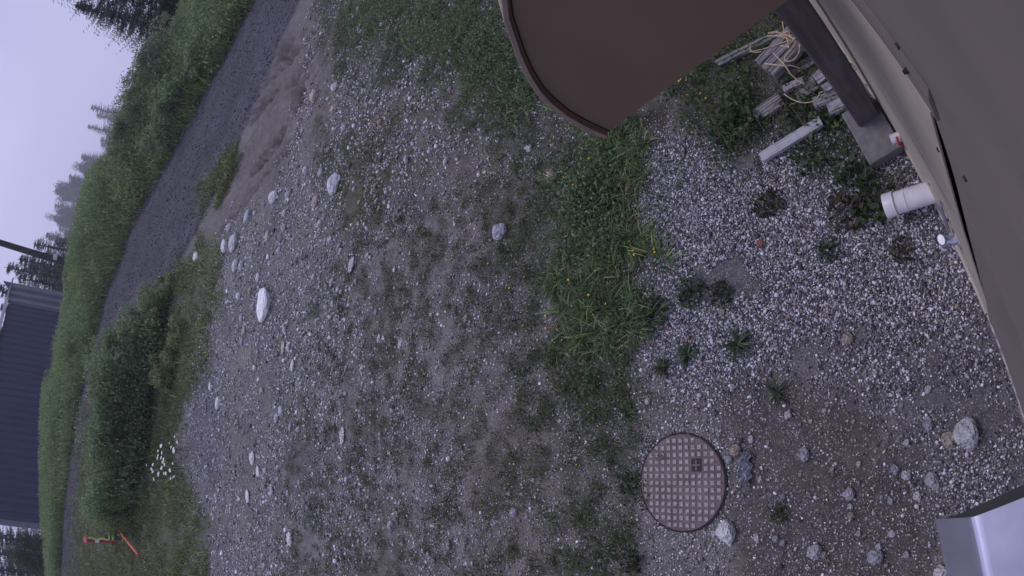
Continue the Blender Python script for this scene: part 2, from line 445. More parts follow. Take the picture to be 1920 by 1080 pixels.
Z_VERGE = [(300, 560), (360, 470), (400, 430), (415, 480), (410, 560), (395, 640), (385, 700), (350, 760), (330, 850), (380, 930), (385, 1140), (130, 1140), (145, 960), (150, 830), (215, 690)]
Z_ISLE = [(460, 268), (440, 300), (425, 345), (395, 380), (380, 400), (395, 350), (430, 280)]
Z_BLUE = [(350, 720), (410, 700), (420, 800), (410, 930), (385, 950), (345, 850)]
Z_SAND = [(430, 130), (600, 30), (590, 150), (560, 250), (520, 320), (470, 370), (440, 420), (400, 470), (420, 380), (470, 280)]
Z_SOIL = [(1330, 730), (1420, 690), (1560, 710), (1660, 790), (1740, 890), (1750, 990), (1760, 1140), (1400, 1140), (1370, 950), (1370, 830)]
Z_PATH = [(100, 990), (112, 1000), (118, 1140), (84, 1140), (84, 1060)]
def warp(x, y, px, py, amp=16):
    n1 = fbm(x * 2.3, y * 2.3, 5) - .5; n2 = fbm(x * 2.3 + 40, y * 2.3, 9) - .5
    return px + n1 * amp * 4, py + n2 * amp * 4
def zones(x, y, px, py):
    front = (y > -0.6)
    wx, wy = warp(x, y, px, py)
    d = {}
    for k, p in dict(gravel=Z_GRAVEL, green=Z_GREEN, green2=Z_GREEN2, weedb=Z_WEEDB, moss=Z_MOSS, mossy=Z_MOSSY2, soil=Z_SOIL).items():
        d[k] = inpoly(wx, wy, p) & front
    s = np.clip(8 / np.maximum(np.hypot(x, y), 1), .1, 1)
    wx = px + (wx - px) * s * .6; wy = py + (wy - py) * s
    for k, p in dict(verge=Z_VERGE, isle=Z_ISLE, blue=Z_BLUE, sand=Z_SAND, path=Z_PATH).items():
        d[k] = inpoly(wx, wy, p) & front
    return d
nphi = 900
radii = np.concatenate([[0.0004], np.geomspace(.15, 30, 330), np.geomspace(30.6, 430, 80)])
ph = np.linspace(-np.pi, np.pi, nphi, endpoint=False)
RR, PP = np.meshgrid(radii, ph, indexing='ij')
gx = RR * np.sin(PP); gy = RR * np.cos(PP)
gz = z_ground(gx, gy)
amp = np.clip(RR / 10, .15, 1)
gz = gz + (fbm(gx * .8, gy * .8, 3) - .5) * .10 * amp * (gy > 0) + (fbm(gx * 5, gy * 5, 13, 3) - .5) * .022
ppx, ppy = pix(np.stack([gx, gy, gz], -1))
JIT = [(0, 0), (26, 8), (-22, 20), (10, -28), (-14, -16), (32, -18), (-34, -4), (6, 34)]
Zs = [zones(gx, gy, ppx + jx * np.clip(4 / np.maximum(RR, 1), .25, 1), ppy + jy) for jx, jy in JIT]
gn = fbm(gx * 7, gy * 7, 77) - .5
Zn = {}
for kz in Zs[0]:
    fr_z = sum(z_[kz].astype(float) for z_ in Zs) / len(JIT)
    Zn[kz] = np.clip((fr_z - .5) * 1.3 + .5 + gn * 1.2 * (fr_z > 0) * (fr_z < 1), 0, 1)
ang = np.arctan2(gx, gy); rr_ = np.hypot(gx, gy)
on_road = (rr_ > r_near(ang)) & (rr_ < r_far(ang) + .1) & (gy > 0) & (ang < math.radians(75)) & (ang > math.radians(-25))
on_bank = (rr_ >= r_far(ang) + .1) & (gy > 0)
tone = np.zeros(gx.shape + (3,)); tone[:] = (.162, .150, .144)
grit = np.full(gx.shape, .30)
mot = fbm(gx * 1.3, gy * 1.3, 21)[..., None]
tone *= .8 + .45 * mot
grit += (fbm(gx * .9, gy * .9, 33) - .5) * .35
def put(mask, c, g=None, m=1.0):
    global grit
    w = mask.astype(float) * m
    tone[:] = tone * (1 - w[..., None]) + np.array(c) * w[..., None]
    if g is not None: grit = grit * (1 - mask.astype(float)) + g * mask
put(Zn['moss'], (.112, .098, .080), None, .6)
mm = fbm(gx * 4.5, gy * 4.5, 44)
put(ss((mm - .48) / .12) * (gy > 0) * (rr_ < 12) * (ppx > 640) * (1 - Zn['gravel']) * (1 - Zn['soil']), (.070, .070, .048), .2, .5)
mm2 = fbm(gx * 2.2, gy * 2.2, 47)
put(ss((mm2 - .5) / .15) * (gy > 0) * (rr_ < 12) * (ppx > 640) * (1 - Zn['gravel']) * (1 - Zn['soil']), (.09, .082, .074), None, .35)
put(Zn['mossy'], (.06, .065, .035), .1, .6)
put(Zn['sand'], (.128, .114, .110), .02, .9)
put(Zn['blue'], (.092, .086, .115), .12, .6)
put(Zn['soil'], (.074, .062, .060), .24, .9)
put(Zn['gravel'], (.10, .095, .105), .5, .85)
put(Zn['green'], (.042, .040, .026), .05, .85); put(Zn['green2'], (.06, .06, .035), .1, .6); put(Zn['weedb'], (.055, .048, .04), .2, .7)
put(Zn['verge'], (.062, .078, .036), .1, .8); put(Zn['isle'], (.05, .06, .03), .1, .8)
# gravel road with wheel ruts
rf_, rn_ = r_far(ang), r_near(ang)
u = (rr_ - rn_) / np.maximum(rf_ - rn_, .1)
put(on_road, (.098, .092, .118), .22, 1.0)
rut = np.exp(-((u - .30) / .10) ** 2) + np.exp(-((u - .72) / .10) ** 2)
tone *= np.where(on_road, 1 - .16 * np.clip(rut, 0, 1) + .10 * (fbm(u * 14, ang * 5, 60) - .5), 1)[..., None]
gz -= np.where(on_road, rut * .03, 0)
# erosion channels in the sandy shoulder beside the road
sx = gx * .75 + gy * .66; sy = -gx * .66 + gy * .75
ch = np.abs(fbm(gx * 1.5 + .5 * fbm(gx * .4, gy * .4, 70), gy * .30, 71) - .5)
gz -= Zn['sand'] * ss((r_near(ang) - rr_ - .1) / .6) * np.clip(.06 - ch, 0, .06) * 5 * ss((rr_ - 5) / 3)
tone *= (1 - .35 * Zn['sand'] * (ch < .03))[..., None]  # channel beds darkened too, their shade put into the soil colour
put(on_bank, (.035, .045, .022), 0, 1)
put(Zn['path'] * on_bank, (.16, .15, .17), .1, 1)
V = np.stack([gx, gy, gz], -1).reshape(-1, 3)
nr_ = len(radii)
i0 = (np.arange(nr_ - 1)[:, None] * nphi + np.arange(nphi)[None]).ravel()
i1 = (np.arange(nr_ - 1)[:, None] * nphi + (np.arange(nphi)[None] + 1) % nphi).ravel()
F = np.stack([i0, i1, i1 + nphi, i0 + nphi], 1)[:, ::-1]
V = np.concatenate([V, [[0, 0, gz[0, 0]]]]); 
ground = raw_mesh('ground', V[:-1], F, M_ground, None, tone.reshape(-1, 3), True, grit.ravel())
tag(ground, kind='structure')
def inner_cap():
    idx = np.arange(nphi)
    c = MB(); c.add([(0, 0, float(gz[0, 0]))] + [tuple(V[i]) for i in idx], [(0, 1 + (k + 1) % nphi, 1 + k) for k in range(0, nphi)])
    return c
# (the innermost ring is 4 cm wide and is closed by a pebble)
road_m = on_road
rows = np.where(road_m)

def zg(x, y):
    """ground height including the small unevenness of the sheet"""
    x = np.asarray(x, float); y = np.asarray(y, float); r = np.hypot(x, y)
    am = np.clip(r / 10, .15, 1)
    return z_ground(x, y) + (fbm(x * .8, y * .8, 3) - .5) * .10 * am * (y > 0) + (fbm(x * 5, y * 5, 13, 3) - .5) * .022
def TG(px, py):
    return hit(np.asarray(px, float), np.asarray(py, float), zg)

# the road itself: a sheet of compacted gravel just proud of the ground
def resample(P_, n):
    d_ = np.concatenate([[0], np.cumsum(np.hypot(*np.diff(P_[:, :2], axis=0).T))]); t_ = np.linspace(0, d_[-1], n)
    sm_ = np.stack([np.interp(t_, d_, P_[:, i]) for i in (0, 1)], 1)
    for _ in range(6): sm_[1:-1] = (sm_[:-2] + 2 * sm_[1:-1] + sm_[2:]) / 4
    return sm_
def extend(P_, L):
    u0 = P_[0, :2] - P_[2, :2]; u0 = u0 / np.linalg.norm(u0); u1 = P_[-1, :2] - P_[-3, :2]; u1 = u1 / np.linalg.norm(u1)
    return np.concatenate([[P_[0, :2] + u0 * L], P_[:, :2], [P_[-1, :2] + u1 * L]])
NR_ = resample(extend(PN, 6), 500); FR_ = resample(extend(PF, 6), 500)
uu = np.linspace(0, 1, 60); SS, UU = np.meshgrid(np.arange(500), uu, indexing='ij'); AA = SS * .03
wob = (fbm(AA * 2, AA * 0, 91) - .5) * .10
U2 = np.clip(UU + wob * (1 - UU), -.1, 1)
rx = NR_[:, None, 0] * (1 - U2) + FR_[:, None, 0] * U2; ry = NR_[:, None, 1] * (1 - U2) + FR_[:, None, 1] * U2
ruts = np.exp(-((UU - .30) / .09) ** 2) + np.exp(-((UU - .70) / .09) ** 2)
rz = zg(rx, ry) + .030 - .02 * np.clip(ruts, 0, 1) - .05 * (1 - ss(np.minimum(UU, 1 - UU) / .07))
rt = np.zeros(AA.shape + (3,)); rt[:] = (.066, .064, .080)
rt *= (1 - .22 * np.clip(ruts, 0, 1) + .55 * (fbm(UU * 16, AA * 2, 61) - .5) + .5 * (fbm(rx * .7, ry * .7, 62) - .5))[..., None]
nA, nU = AA.shape
q = (np.arange(nA - 1)[:, None] * nU + np.arange(nU - 1)[None]).ravel()
road = raw_mesh('road', np.stack([rx, ry, rz], -1).reshape(-1, 3), np.stack([q, q + 1, q + nU + 1, q + nU], 1), M_ground, None, rt.reshape(-1, 3), True, np.full(rx.size, .2))
tag(road, kind='structure')

# ------------------------------------------------------------------ loose gravel (nobody could count it)
def sample_px(n, poly=None, box=None, power=0, feather=17):
    """random ground spots, even over the ground, inside an outline"""
    xs = [p[0] for p in poly]; ys = [p[1] for p in poly]
    c = TG(np.linspace(min(xs), max(xs), 12).repeat(12), np.tile(np.linspace(min(ys), max(ys), 12), 12))
    c = c[(np.hypot(c[:, 0], c[:, 1]) < 60)]
    x0, x1, y0, y1 = c[:, 0].min(), c[:, 0].max(), max(-.095, c[:, 1].min()), c[:, 1].max()
    out_ = []; tot = 0
    while tot < n:
        x = RNG.uniform(x0, x1, n * 2); y = RNG.uniform(y0, y1, n * 2)
        if power:
            keep = RNG.random(len(x)) < (1 / np.maximum(np.hypot(x, y), 1.5)) ** power * 1.5 ** power
            x, y = x[keep], y[keep]
        a, b = pix(np.stack([x, y, np.full(x.shape, 0) + z_ground(x, y)], -1)); wx_, wy_ = warp(x, y, a, b); fe = np.clip(4 / np.maximum(np.hypot(x, y), 1), .3, 1) * feather; wx_ = wx_ + RNG.normal(0, 1, len(x)) * fe; wy_ = wy_ + RNG.normal(0, 1, len(x)) * fe
        k = inpoly(wx_, wy_, poly); out_.append(np.stack([x[k], y[k]], 1)); tot += k.sum()
        if not k.any() and tot == 0: break
    o_ = np.concatenate(out_)[:n]
    return o_
def pebbles(name, xy, size, cols, sink=.25, flat=.7, label=None):
    n = len(xy); z = zg(xy[:, 0], xy[:, 1])
    sc = np.stack([size * RNG.uniform(.8, 1.25, n), size * RNG.uniform(.7, 1.0, n), size * flat * RNG.uniform(.7, 1.1, n)], 1)
    pos = np.stack([xy[:, 0], xy[:, 1], z + size * flat * (1 - 2 * sink)], 1)
    R = rots(n, .35)
    pw = np.array([c[1] for c in cols]); ci = RNG.choice(len(cols), n, p=pw / pw.sum()); cc = np.array([c[0] for c in cols])[ci] * RNG.uniform(.75, 1.25, (n, 1))
    ob = scatter(name, PEB_V, IF, pos, R, sc, np.clip(cc, 0, .85), M_peb)
    return tag(ob, label, 'gravel', None, 'stuff')
WHITE = ((.58, .57, .63), .17); PALE = ((.36, .35, .40), .24); GREY = ((.19, .185, .21), .22); DARK = ((.06, .058, .075), .30); TAN = ((.24, .19, .15), .05); PINK = ((.25, .17, .16), .03)
G_ALL = [WHITE, PALE, GREY, DARK, TAN, PINK]
xy = sample_px(60000, Z_GRAVEL, feather=34)
keep = fbm(xy[:, 0] * 3.1, xy[:, 1] * 3.1, 120) > .30 + .34 * RNG.random(len(xy)) * ss((1.1 - xy[:, 0]) / .8)
xy = xy[keep]
pebbles('gravel', xy, RNG.lognormal(math.log(.0058), .34, len(xy)), G_ALL, label='crushed light and dark gravel along the foot of the tan wall')
YARD = [(1150, -40), (1180, 300), (1230, 650), (1420, 700), (1740, 900), (1760, 1140), (380, 1140), (340, 800), (400, 450), (520, 330), (580, 30), (640, -40)]
xy = sample_px(150000, YARD, power=1.0)
d1 = fbm(xy[:, 0] * 1.1, xy[:, 1] * 1.1, 130); d2 = fbm(xy[:, 0] * 4.1, xy[:, 1] * 4.1, 44)
keep = (d1 > .26 + .24 * RNG.random(len(xy))) & (d2 < .70)
xy = xy[keep]
sa_, sb_ = pix(np.stack([xy[:, 0], xy[:, 1], z_ground(xy[:, 0], xy[:, 1])], -1)); sw_ = warp(xy[:, 0], xy[:, 1], sa_, sb_)
xy = xy[~(inpoly(sw_[0], sw_[1], Z_SOIL) & (RNG.random(len(xy)) < .6))]
Y_ALL = [((.64, .64, .68), .20), ((.38, .375, .40), .30), ((.19, .185, .205), .28), ((.07, .062, .07), .16), ((.2, .16, .125), .05), ((.22, .14, .13), .03)]
rng_ = np.hypot(xy[:, 0], xy[:, 1])
pebbles('yard_gravel', xy, RNG.lognormal(math.log(.0047), .48, len(xy)) * np.clip(rng_ / 3.6, .85, 1.9), Y_ALL, label='small mixed stones strewn over the bare grey yard')

ks = RNG.integers(0, 499, 34000); ku = RNG.uniform(.0, 1, 34000); kj = RNG.random(34000)
kx = (NR_[ks, 0] * (1 - kj) + NR_[ks + 1, 0] * kj) * (1 - ku) + (FR_[ks, 0] * (1 - kj) + FR_[ks + 1, 0] * kj) * ku
ky = (NR_[ks, 1] * (1 - kj) + NR_[ks + 1, 1] * kj) * (1 - ku) + (FR_[ks, 1] * (1 - kj) + FR_[ks + 1, 1] * kj) * ku
rut_k = np.exp(-((ku - .30) / .09) ** 2) + np.exp(-((ku - .70) / .09) ** 2)
kk_ = RNG.random(34000) > .75 * rut_k
xy = np.stack([kx, ky], 1)[kk_]
pb_ = pebbles('road_gravel', xy, RNG.lognormal(math.log(.017), .35, len(xy)), [((.17, .165, .20), .2), ((.10, .097, .12), .4), ((.05, .048, .06), .4)], label='fine grey gravel loose on the curving track')
pb_.location.z = .03

# ------------------------------------------------------------------ individual stones
LMK = [('largest white boulder', 500, 568), ('long grey slab', 631, 343), ('white upright stone', 516, 370), ('pointed blue-grey stone', 940, 434), ('half buried grey stone', 661, 497), ('verge stone cluster', 441, 455),
 ('white standing stone', 549, 686), ('pointed verge stone', 410, 757), ('rounded white stone', 530, 771), ('tall lone white stone', 642, 818), ('tooth-shaped stone', 474, 858), ('rounded bottom stone', 735, 985), ('rectangular pale chip', 790, 812),
 ('pink shard', 1094, 737), ('mossy patch', 700, 280), ('grass strip', 1000, 560), ('manhole cover', 1281, 905), ('crumpled plastic', 1399, 870), ('round bluish cobble', 1507, 853), ('oval grey stone', 1529, 1034), ('greenish cobble', 1592, 925),
 ('largest grey rock', 1812, 812), ('blocky whitish stone', 1698, 890), ('broken bluish stone', 1640, 1042), ('bare yard centre', 860, 700), ('thin white sliver', 465, 930)]
def place_words(cx, cy):
    n_, lx, ly = min(LMK, key=lambda q_: math.hypot(q_[1] - cx, q_[2] - cy))
    dx, dy = cx - lx, cy - ly
    d_ = ('right of' if dx > 0 else 'left of') if abs(dx) > abs(dy) else ('below' if dy > 0 else 'above')
    f_ = 'close ' if math.hypot(dx, dy) < 45 else ''
    return f_ + d_ + ' the ' + n_
def rockmesh(name, seed, sub=3, ang=.5):
    v, f = ico(sub); r = np.random.default_rng(seed)
    d = np.ones(len(v))
    for _ in range(9):                       # cut flats like a broken stone
        nrm = r.normal(size=3); nrm /= np.linalg.norm(nrm); h = r.uniform(.62, .92)
        t = v @ nrm * d; over = np.maximum(t - h, 0); v = v - nrm * over[:, None] * ang * 1.6
    for k in range(3):
        ph_ = r.uniform(0, 6.28, 3); fr_ = r.uniform(2, 5, 3)
        v = v * (1 + .035 * np.sin(v @ r.normal(size=3) * fr_[0] + ph_[0]))[:, None]
    v = v / np.abs(v).max(0)
    me = bpy.data.meshes.new(name); me.from_pydata([tuple(p) for p in v], [], [tuple(int(i) for i in q_) for q_ in f])
    me.polygons.foreach_set('use_smooth', np.ones(len(f), bool)); me.set_sharp_from_angle(angle=math.radians(28))
    return me
ROCKM = [rockmesh('stone', 100 + i) for i in range(10)]
def mat_rock(name, col, amt=.3):
    return mat_plain(name, col, .85, scale=2.2, amt=amt, bump=.12, detail=8)
RC = {'white': mat_rock('stone_white', (.80, .79, .82), .12), 'grey': mat_rock('stone_grey', (.56, .56, .61), .18), 'tan': mat_rock('stone_tan', (.52, .45, .38), .22),
      'blue': mat_rock('stone_bluegrey', (.47, .47, .55), .18), 'dark': mat_rock('stone_dark', (.12, .11, .12)), 'pink': mat_rock('stone_pinkish', (.40, .30, .27)),
      'orange': mat_rock('stone_orange', (.50, .22, .15))}
rk = {}
def stone(cx, cy, w, h, col, label, group=None, k=None, lift=0.0, rot=0.0, cat='stone', name='stone'):
    """a stone lying on the ground, w and h its apparent size across and along the picture"""
    p = TG(cx, cy); rad = float(np.hypot(p[0], p[1])); sl = math.hypot(rad, CAM_H - p[2]); dl = math.atan2(CAM_H - p[2], rad)
    nx_, ny_ = NAD[0] - cx, NAD[1] - cy; nn = math.hypot(nx_, ny_); nx_, ny_ = abs(nx_ / nn), abs(ny_ / nn)
    wr = (w * nx_ + h * ny_) * sl / FOC; wt = (w * ny_ + h * nx_) * sl / FOC
    if dl > math.radians(38):
        D = wr / math.sin(dl) * .85; H = .55 * min(D, wt)
    else:
        D = wt * .7; H = (wr - D * math.sin(dl)) / math.cos(dl)
        H = min(max(H, .14 * wt), .6 * wt); D = max((wr - H * math.cos(dl)) / math.sin(dl), .3 * wt); D = min(D, 1.4 * wt)
    me = ROCKM[(int(cx * 7 + cy * 3) % 10) if k is None else k]
    key = (me.name, col)
    if key not in rk:
        m2 = me.copy(); m2.materials.clear(); m2.materials.append(RC[col]); rk[key] = m2
    o_ = bpy.data.objects.new(name, rk[key]); COL.objects.link(o_)
    az = math.atan2(p[0], p[1])
    o_.location = (float(p[0]), float(p[1]), float(p[2]) + H * .28 + lift)
    o_.scale = (wt / 2, D / 2, H * .62)
    o_.rotation_euler = (random.uniform(-.1, .1), random.uniform(-.1, .1), -az + math.radians(rot))
    return tag(o_, label, cat, group)
BIG = [
 (500, 568, 26, 70, 'white', 'largest white flat boulder lying alone in the middle of the grey yard'),
 (631, 343, 17, 50, 'grey', 'long leaning grey slab stone beside the mossy patch'),
 (516, 370, 13, 26, 'white', 'white upright stone between the sandy shoulder and the grey slab stone'),
 (940, 434, 20, 34, 'blue', 'pointed blue-grey stone at the edge of the green weeds'),
 (661, 497, 12, 32, 'grey', 'narrow half buried grey stone in bare yard dirt right of the white boulder'),
 (594, 378, 10, 26, 'tan', 'curved tan stone lying just below the long grey slab'),
 (631, 163, 9, 20, 'white', 'bright white oblong stone, farthest right of the stone row towards the road'),
 (592, 181, 8, 26, 'tan', 'thin pale stone lying at the edge of the sandy road shoulder'),
 (629, 206, 12, 16, 'tan', 'cracked tan stone below the bright white oblong stone'),
 (647, 239, 8, 14, 'white', 'small white stone standing near the mossy patch'),
 (604, 325, 9, 18, 'grey', 'small grey stone beside the long leaning slab'),
 (423, 462, 9, 26, 'white', 'white stone in the cluster by the verge, closest to the grass'),
 (441, 455, 13, 38, 'grey', 'broad grey-blue stone in the middle of the verge stone cluster'),
 (432, 426, 8, 18, 'grey', 'small grey stone topping the verge stone cluster'),
 (467, 408, 10, 28, 'blue', 'blue-grey slab above the verge stone cluster'),
 (504, 443, 8, 22, 'tan', 'yellowish oblong stone out in the dirt past the verge cluster'),
 (372, 483, 13, 18, 'white', 'bright white angular stone lying in the verge grass'),
 (535, 400, 7, 14, 'white', 'small white stone between the yellowish stone and the sandy shoulder'),
 (542, 366, 8, 18, 'grey', 'grey stone beside the white upright stone'),
 (444, 497, 10, 26, 'grey', 'flat grey stone just below the verge stone cluster'),
 (455, 498, 9, 22, 'blue', 'bluish stone touching the flat grey one below the cluster'),
 (449, 556, 11, 13, 'white', 'small blocky white stone beside the largest white boulder'),
 (549, 686, 9, 24, 'white', 'white standing stone below the largest white boulder'),
 (410, 757, 12, 26, 'white', 'white pointed stone at the verge beside the bluish dirt'),
 (396, 725, 8, 17, 'white', 'small white wedge stone above the pointed verge stone'),
 (530, 771, 14, 19, 'white', 'rounded white stone with a grey neighbour in open dirt'),
 (519, 783, 10, 22, 'grey', 'grey stone touching the rounded white stone in open dirt'),
 (545, 801, 9, 18, 'blue', 'bluish stone next to a small white block in open dirt'),
 (561, 805, 10, 13, 'white', 'small white block stone next to the bluish stone'),
 (642, 818, 11, 34, 'white', 'tall white stone standing by itself in the lower yard dirt'),
 (474, 858, 11, 28, 'white', 'white tooth-shaped stone in the lower yard nearest the bluish dirt'),
 (511, 922, 9, 20, 'grey', 'grey-white stone in the lower yard below the tooth-shaped one'),
 (465, 930, 7, 26, 'white', 'thin white sliver of stone in the lower yard'),
 (735, 985, 15, 20, 'grey', 'rounded grey stone at the bottom of the open yard'),
 (843, 1021, 10, 14, 'grey', 'small round grey pebble at the bottom of the yard'),
 (790, 812, 15, 9, 'tan', 'short rectangular pale chip lying flat in the yard centre'),
 (1035, 330, 22, 20, 'tan', 'tan and white split stone in the weeds near the awning corner'),
 (1104, 330, 16, 22, 'pink', 'pinkish stone half hidden in the tall grass strip'),
 (993, 278, 11, 14, 'white', 'small white stone in dirt just left of the grass strip'),
 (1094, 737, 11, 26, 'pink', 'pale pink shard standing at the edge of the weeds'),
 (1215, 752, 13, 15, 'white', 'bright white pebble above the manhole cover'),
 (1242, 763, 8, 8, 'white', 'tiny white pebble beside the bright one above the manhole cover'),
 (1355, 584, 14, 12, 'tan', 'tan pebble beside a dark weed in the gravel'),
 (1373, 727, 11, 15, 'white', 'white pebble between the rosette plant and the manhole cover'),
 (1478, 779, 17, 15, 'white', 'cream white stone in the dark soil right of the manhole cover'),
 (1590, 635, 22, 18, 'tan', 'rounded tan cobble where the gravel meets the soil'),
 (1568, 569, 9, 9, 'white', 'small white pebble in the gravel above the tan cobble'),
 (1454, 645, 9, 13, 'grey', 'grey pebble right of the rosette plant'),
 (1563, 743, 12, 16, 'pink', 'pinkish pebble in dark soil below the tan cobble'),
 (1507, 853, 22, 24, 'blue', 'round bluish cobble alone in the dark soil'),
 (1379, 843, 24, 21, 'tan', 'two-tone brown stone touching the crumpled plastic'),
 (1408, 824, 12, 14, 'white', 'slim white chip lying above the crumpled plastic'),
 (1367, 862, 14, 14, 'grey', 'flat grey stone between manhole cover and crumpled plastic'),
 (1362, 995, 26, 44, 'white', 'large pale lobed stone beside the bottom of the manhole cover'),
 (1340, 1001, 10, 10, 'white', 'little round stone between the manhole rim and the pale lobed stone'),
 (1529, 1034, 28, 17, 'grey', 'flat oval grey stone at the bottom of the dark soil'),
 (1592, 925, 20, 19, 'grey', 'greenish grey cobble in dark soil left of the small rock pile'),
 (1594, 950, 9, 9, 'white', 'small white pebble below the greenish cobble'),
 (1596, 967, 12, 10, 'tan', 'tan pebble, lowest of the three beneath the greenish cobble'),
 (1812, 812, 34, 54, 'grey', 'largest grey rock on the gravel beside the wall foot'),
 (1780, 825, 22, 28, 'tan', 'brownish stone leaning against the largest grey rock'),
 (1739, 795, 17, 26, 'blue', 'bluish stone a hand left of the brownish stone'),
 (1746, 900, 22, 25, 'grey', 'grey cobble, biggest of the cluster near the galvanized hood'),
 (1757, 912, 13, 14, 'grey', 'small grey stone tucked under the cobble near the hood'),
 (1698, 890, 16, 17, 'white', 'blocky whitish stone left of the cobble cluster'),
 (1679, 880, 12, 18, 'blue', 'bluish stone left of the blocky whitish stone'),
 (1740, 730, 14, 15, 'white', 'pale stone standing on gravel above the rock pile'),
 (1762, 1074, 24, 30, 'white', 'smooth egg-shaped pale stone under the galvanized hood'),
 (1640, 1042, 22, 30, 'blue', 'broken bluish stone at the bottom edge near the hood'),
 (1427, 456, 12, 9, 'orange', 'orange clay chip lying on the gravel'),
]
for s_ in BIG: stone(*s_)
# second rank: small stones that nothing tells apart
SMALL = [(454, 597, 6, 12), (459, 620, 7, 16), (532, 650, 8, 22), (541, 650, 6, 16), (479, 690, 9, 9), (512, 832, 7, 10), (485, 884, 6, 18), (499, 882, 6, 10), (540, 925, 5, 12),
 (545, 1010, 8, 22), (757, 1018, 9, 12), (868, 980, 7, 10), (710, 634, 6, 14), (750, 645, 7, 18), (805, 650, 7, 12), (872, 598, 8, 18), (492, 733, 9, 9), (535, 620, 7, 11), (624, 530, 9, 14),
 (706, 585, 6, 10), (535, 427, 8, 14), (589, 520, 6, 10), (560, 590, 6, 11), (475, 575, 6, 10), (575, 640, 5, 9), (620, 450, 6, 12), (640, 470, 6, 10), (712, 392, 6, 10), (700, 357, 7, 5), (760, 430, 6, 9),
 (690, 480, 6, 10), (600, 420, 6, 12), (618, 280, 6, 10), (575, 320, 7, 12), (560, 345, 6, 10), (525, 470, 6, 12), (485, 520, 6, 14), (470, 545, 6, 12), (455, 640, 6, 12), (440, 600, 5, 10),
 (650, 690, 7, 12), (590, 720, 6, 12), (680, 720, 6, 10), (650, 900, 7, 12), (600, 960, 7, 12), (690, 950, 7, 9), (820, 690, 8, 10), (860, 720, 8, 10), (900, 640, 8, 12), (965, 650, 9, 10), (970, 655, 8, 9),
 (880, 770, 8, 8), (850, 830, 8, 7), (965, 960, 12, 16), (1050, 790, 9, 9), (1080, 860, 10, 9), (1000, 900, 9, 8), (1190, 690, 9, 10), (1228, 705, 9, 9), (1180, 720, 8, 8), (1150, 760, 8, 9),
 (1440, 830, 8, 12), (1425, 900, 8, 10), (1468, 930, 9, 11), (1500, 890, 7, 8), (1545, 770, 12, 8), (1520, 790, 9, 9), (1600, 790, 9, 9), (1640, 700, 10, 10), (1690, 760, 11, 12), (1648, 1025, 10, 10), (1545, 1040, 10, 12),
 (1455, 1010, 12, 9), (1468, 1018, 12, 9), (1420, 1010, 8, 14), (1700, 830, 11, 12), (1720, 930, 13, 16), (1672, 1000, 11, 12), (1700, 1040, 12, 12), (1610, 1000, 10, 10), (1560, 880, 9, 8), (1610, 870, 9, 10), (1670, 940, 10, 11)]
for i, (a, b, c, d) in enumerate(SMALL):
    near = a > 1140
    if a < 720: c, d = c * 1.25, d * 1.25
    kc = random.choice(['white', 'white', 'grey', 'tan', 'blue']); wd_ = {'white': 'white', 'grey': 'grey', 'tan': 'tan', 'blue': 'bluish grey'}[kc]
    stone(a, b, c, d, kc, f"{'slim' if d > 1.9 * c else 'stubby'} {wd_} {'pebble' if near else 'stone'} lying {place_words(a, b)}",
          'small pebbles near the manhole' if near else 'small stones scattered over the yard')
nn_ = 0
while nn_ < 140:
    a = random.uniform(400, 1000); b = random.uniform(200, 1078)
    if a > 680 and random.random() < .75: continue
    if inpoly(np.array([a]), np.array([b]), YARD)[0] and not inpoly(np.array([a]), np.array([b]), Z_SAND)[0]:
        if b < 380 and a < 560: continue
        g_ = random.uniform(.5, 1); kc = random.choice(['white', 'grey', 'grey', 'blue', 'tan']); wd_ = {'white': 'white', 'grey': 'grey', 'tan': 'tan', 'blue': 'bluish grey'}[kc]
        stone(a, b, 3.2 + 3.5 * g_, 4 + 7 * g_ ** 2, kc, f"{'tiny' if g_ < .75 else 'small'} {wd_} stone half sunk in dirt {place_words(a, b)}", 'small stones scattered over the yard'); nn_ += 1

# ------------------------------------------------------------------ green things on the ground
def greens(n, base=(.045, .075, .025), var=.35, dry=.05, blue=0):
    c = np.array(base) * RNG.uniform(1 - var, 1 + var, (n, 1)) * RNG.uniform(.85, 1.15, (n, 3))
    y_ = RNG.random(n) < dry; c[y_] = np.array((.26, .22, .12)) * RNG.uniform(.6, 1.3, (y_.sum(), 1))
    if blue:
        y_ = RNG.random(n) < blue; c[y_] = np.clip(np.array(base).mean() / .05, 1, 2.2) * np.array((.10, .145, .085)) * RNG.uniform(.7, 1.3, (y_.sum(), 1))
    return c
def blades(name, cxy, per, length, width, spread, lean, base, label, dry=.06, cat='grass', parent=None, kind='stuff', zoff=0):
    n = len(cxy) * per
    c = np.repeat(cxy, per, 0); a = RNG.uniform(0, 2 * np.pi, n); rr = np.abs(RNG.normal(0, spread, n))
    x = c[:, 0] + np.cos(a) * rr; y = c[:, 1] + np.sin(a) * rr
    y = np.maximum(y, -.09)
    L = length * RNG.uniform(.4, 1.25, n) * np.repeat(RNG.uniform(.5, 1.3, len(cxy)), per)
    R = rots(n, -np.abs(RNG.normal(lean, .3, n)), a - np.pi / 2)
    sc = np.stack([width * RNG.uniform(.6, 1.3, n), L, L], 1)
    z = zg(x, y) + zoff - .005
    cv_ = np.repeat(RNG.uniform(.55, 1.5, (len(cxy), 1)), per, 0) * RNG.choice([.7, 1, 1, 1.7], (n, 1))
    ob = scatter(name, BLADE_V, BLADE_F, np.stack([x, y, z], 1), R, sc, np.clip(greens(n, base, dry=dry) * cv_, 0, .5), M_grass, parent)
    return tag(ob, label, cat, None, kind) if parent is None else ob
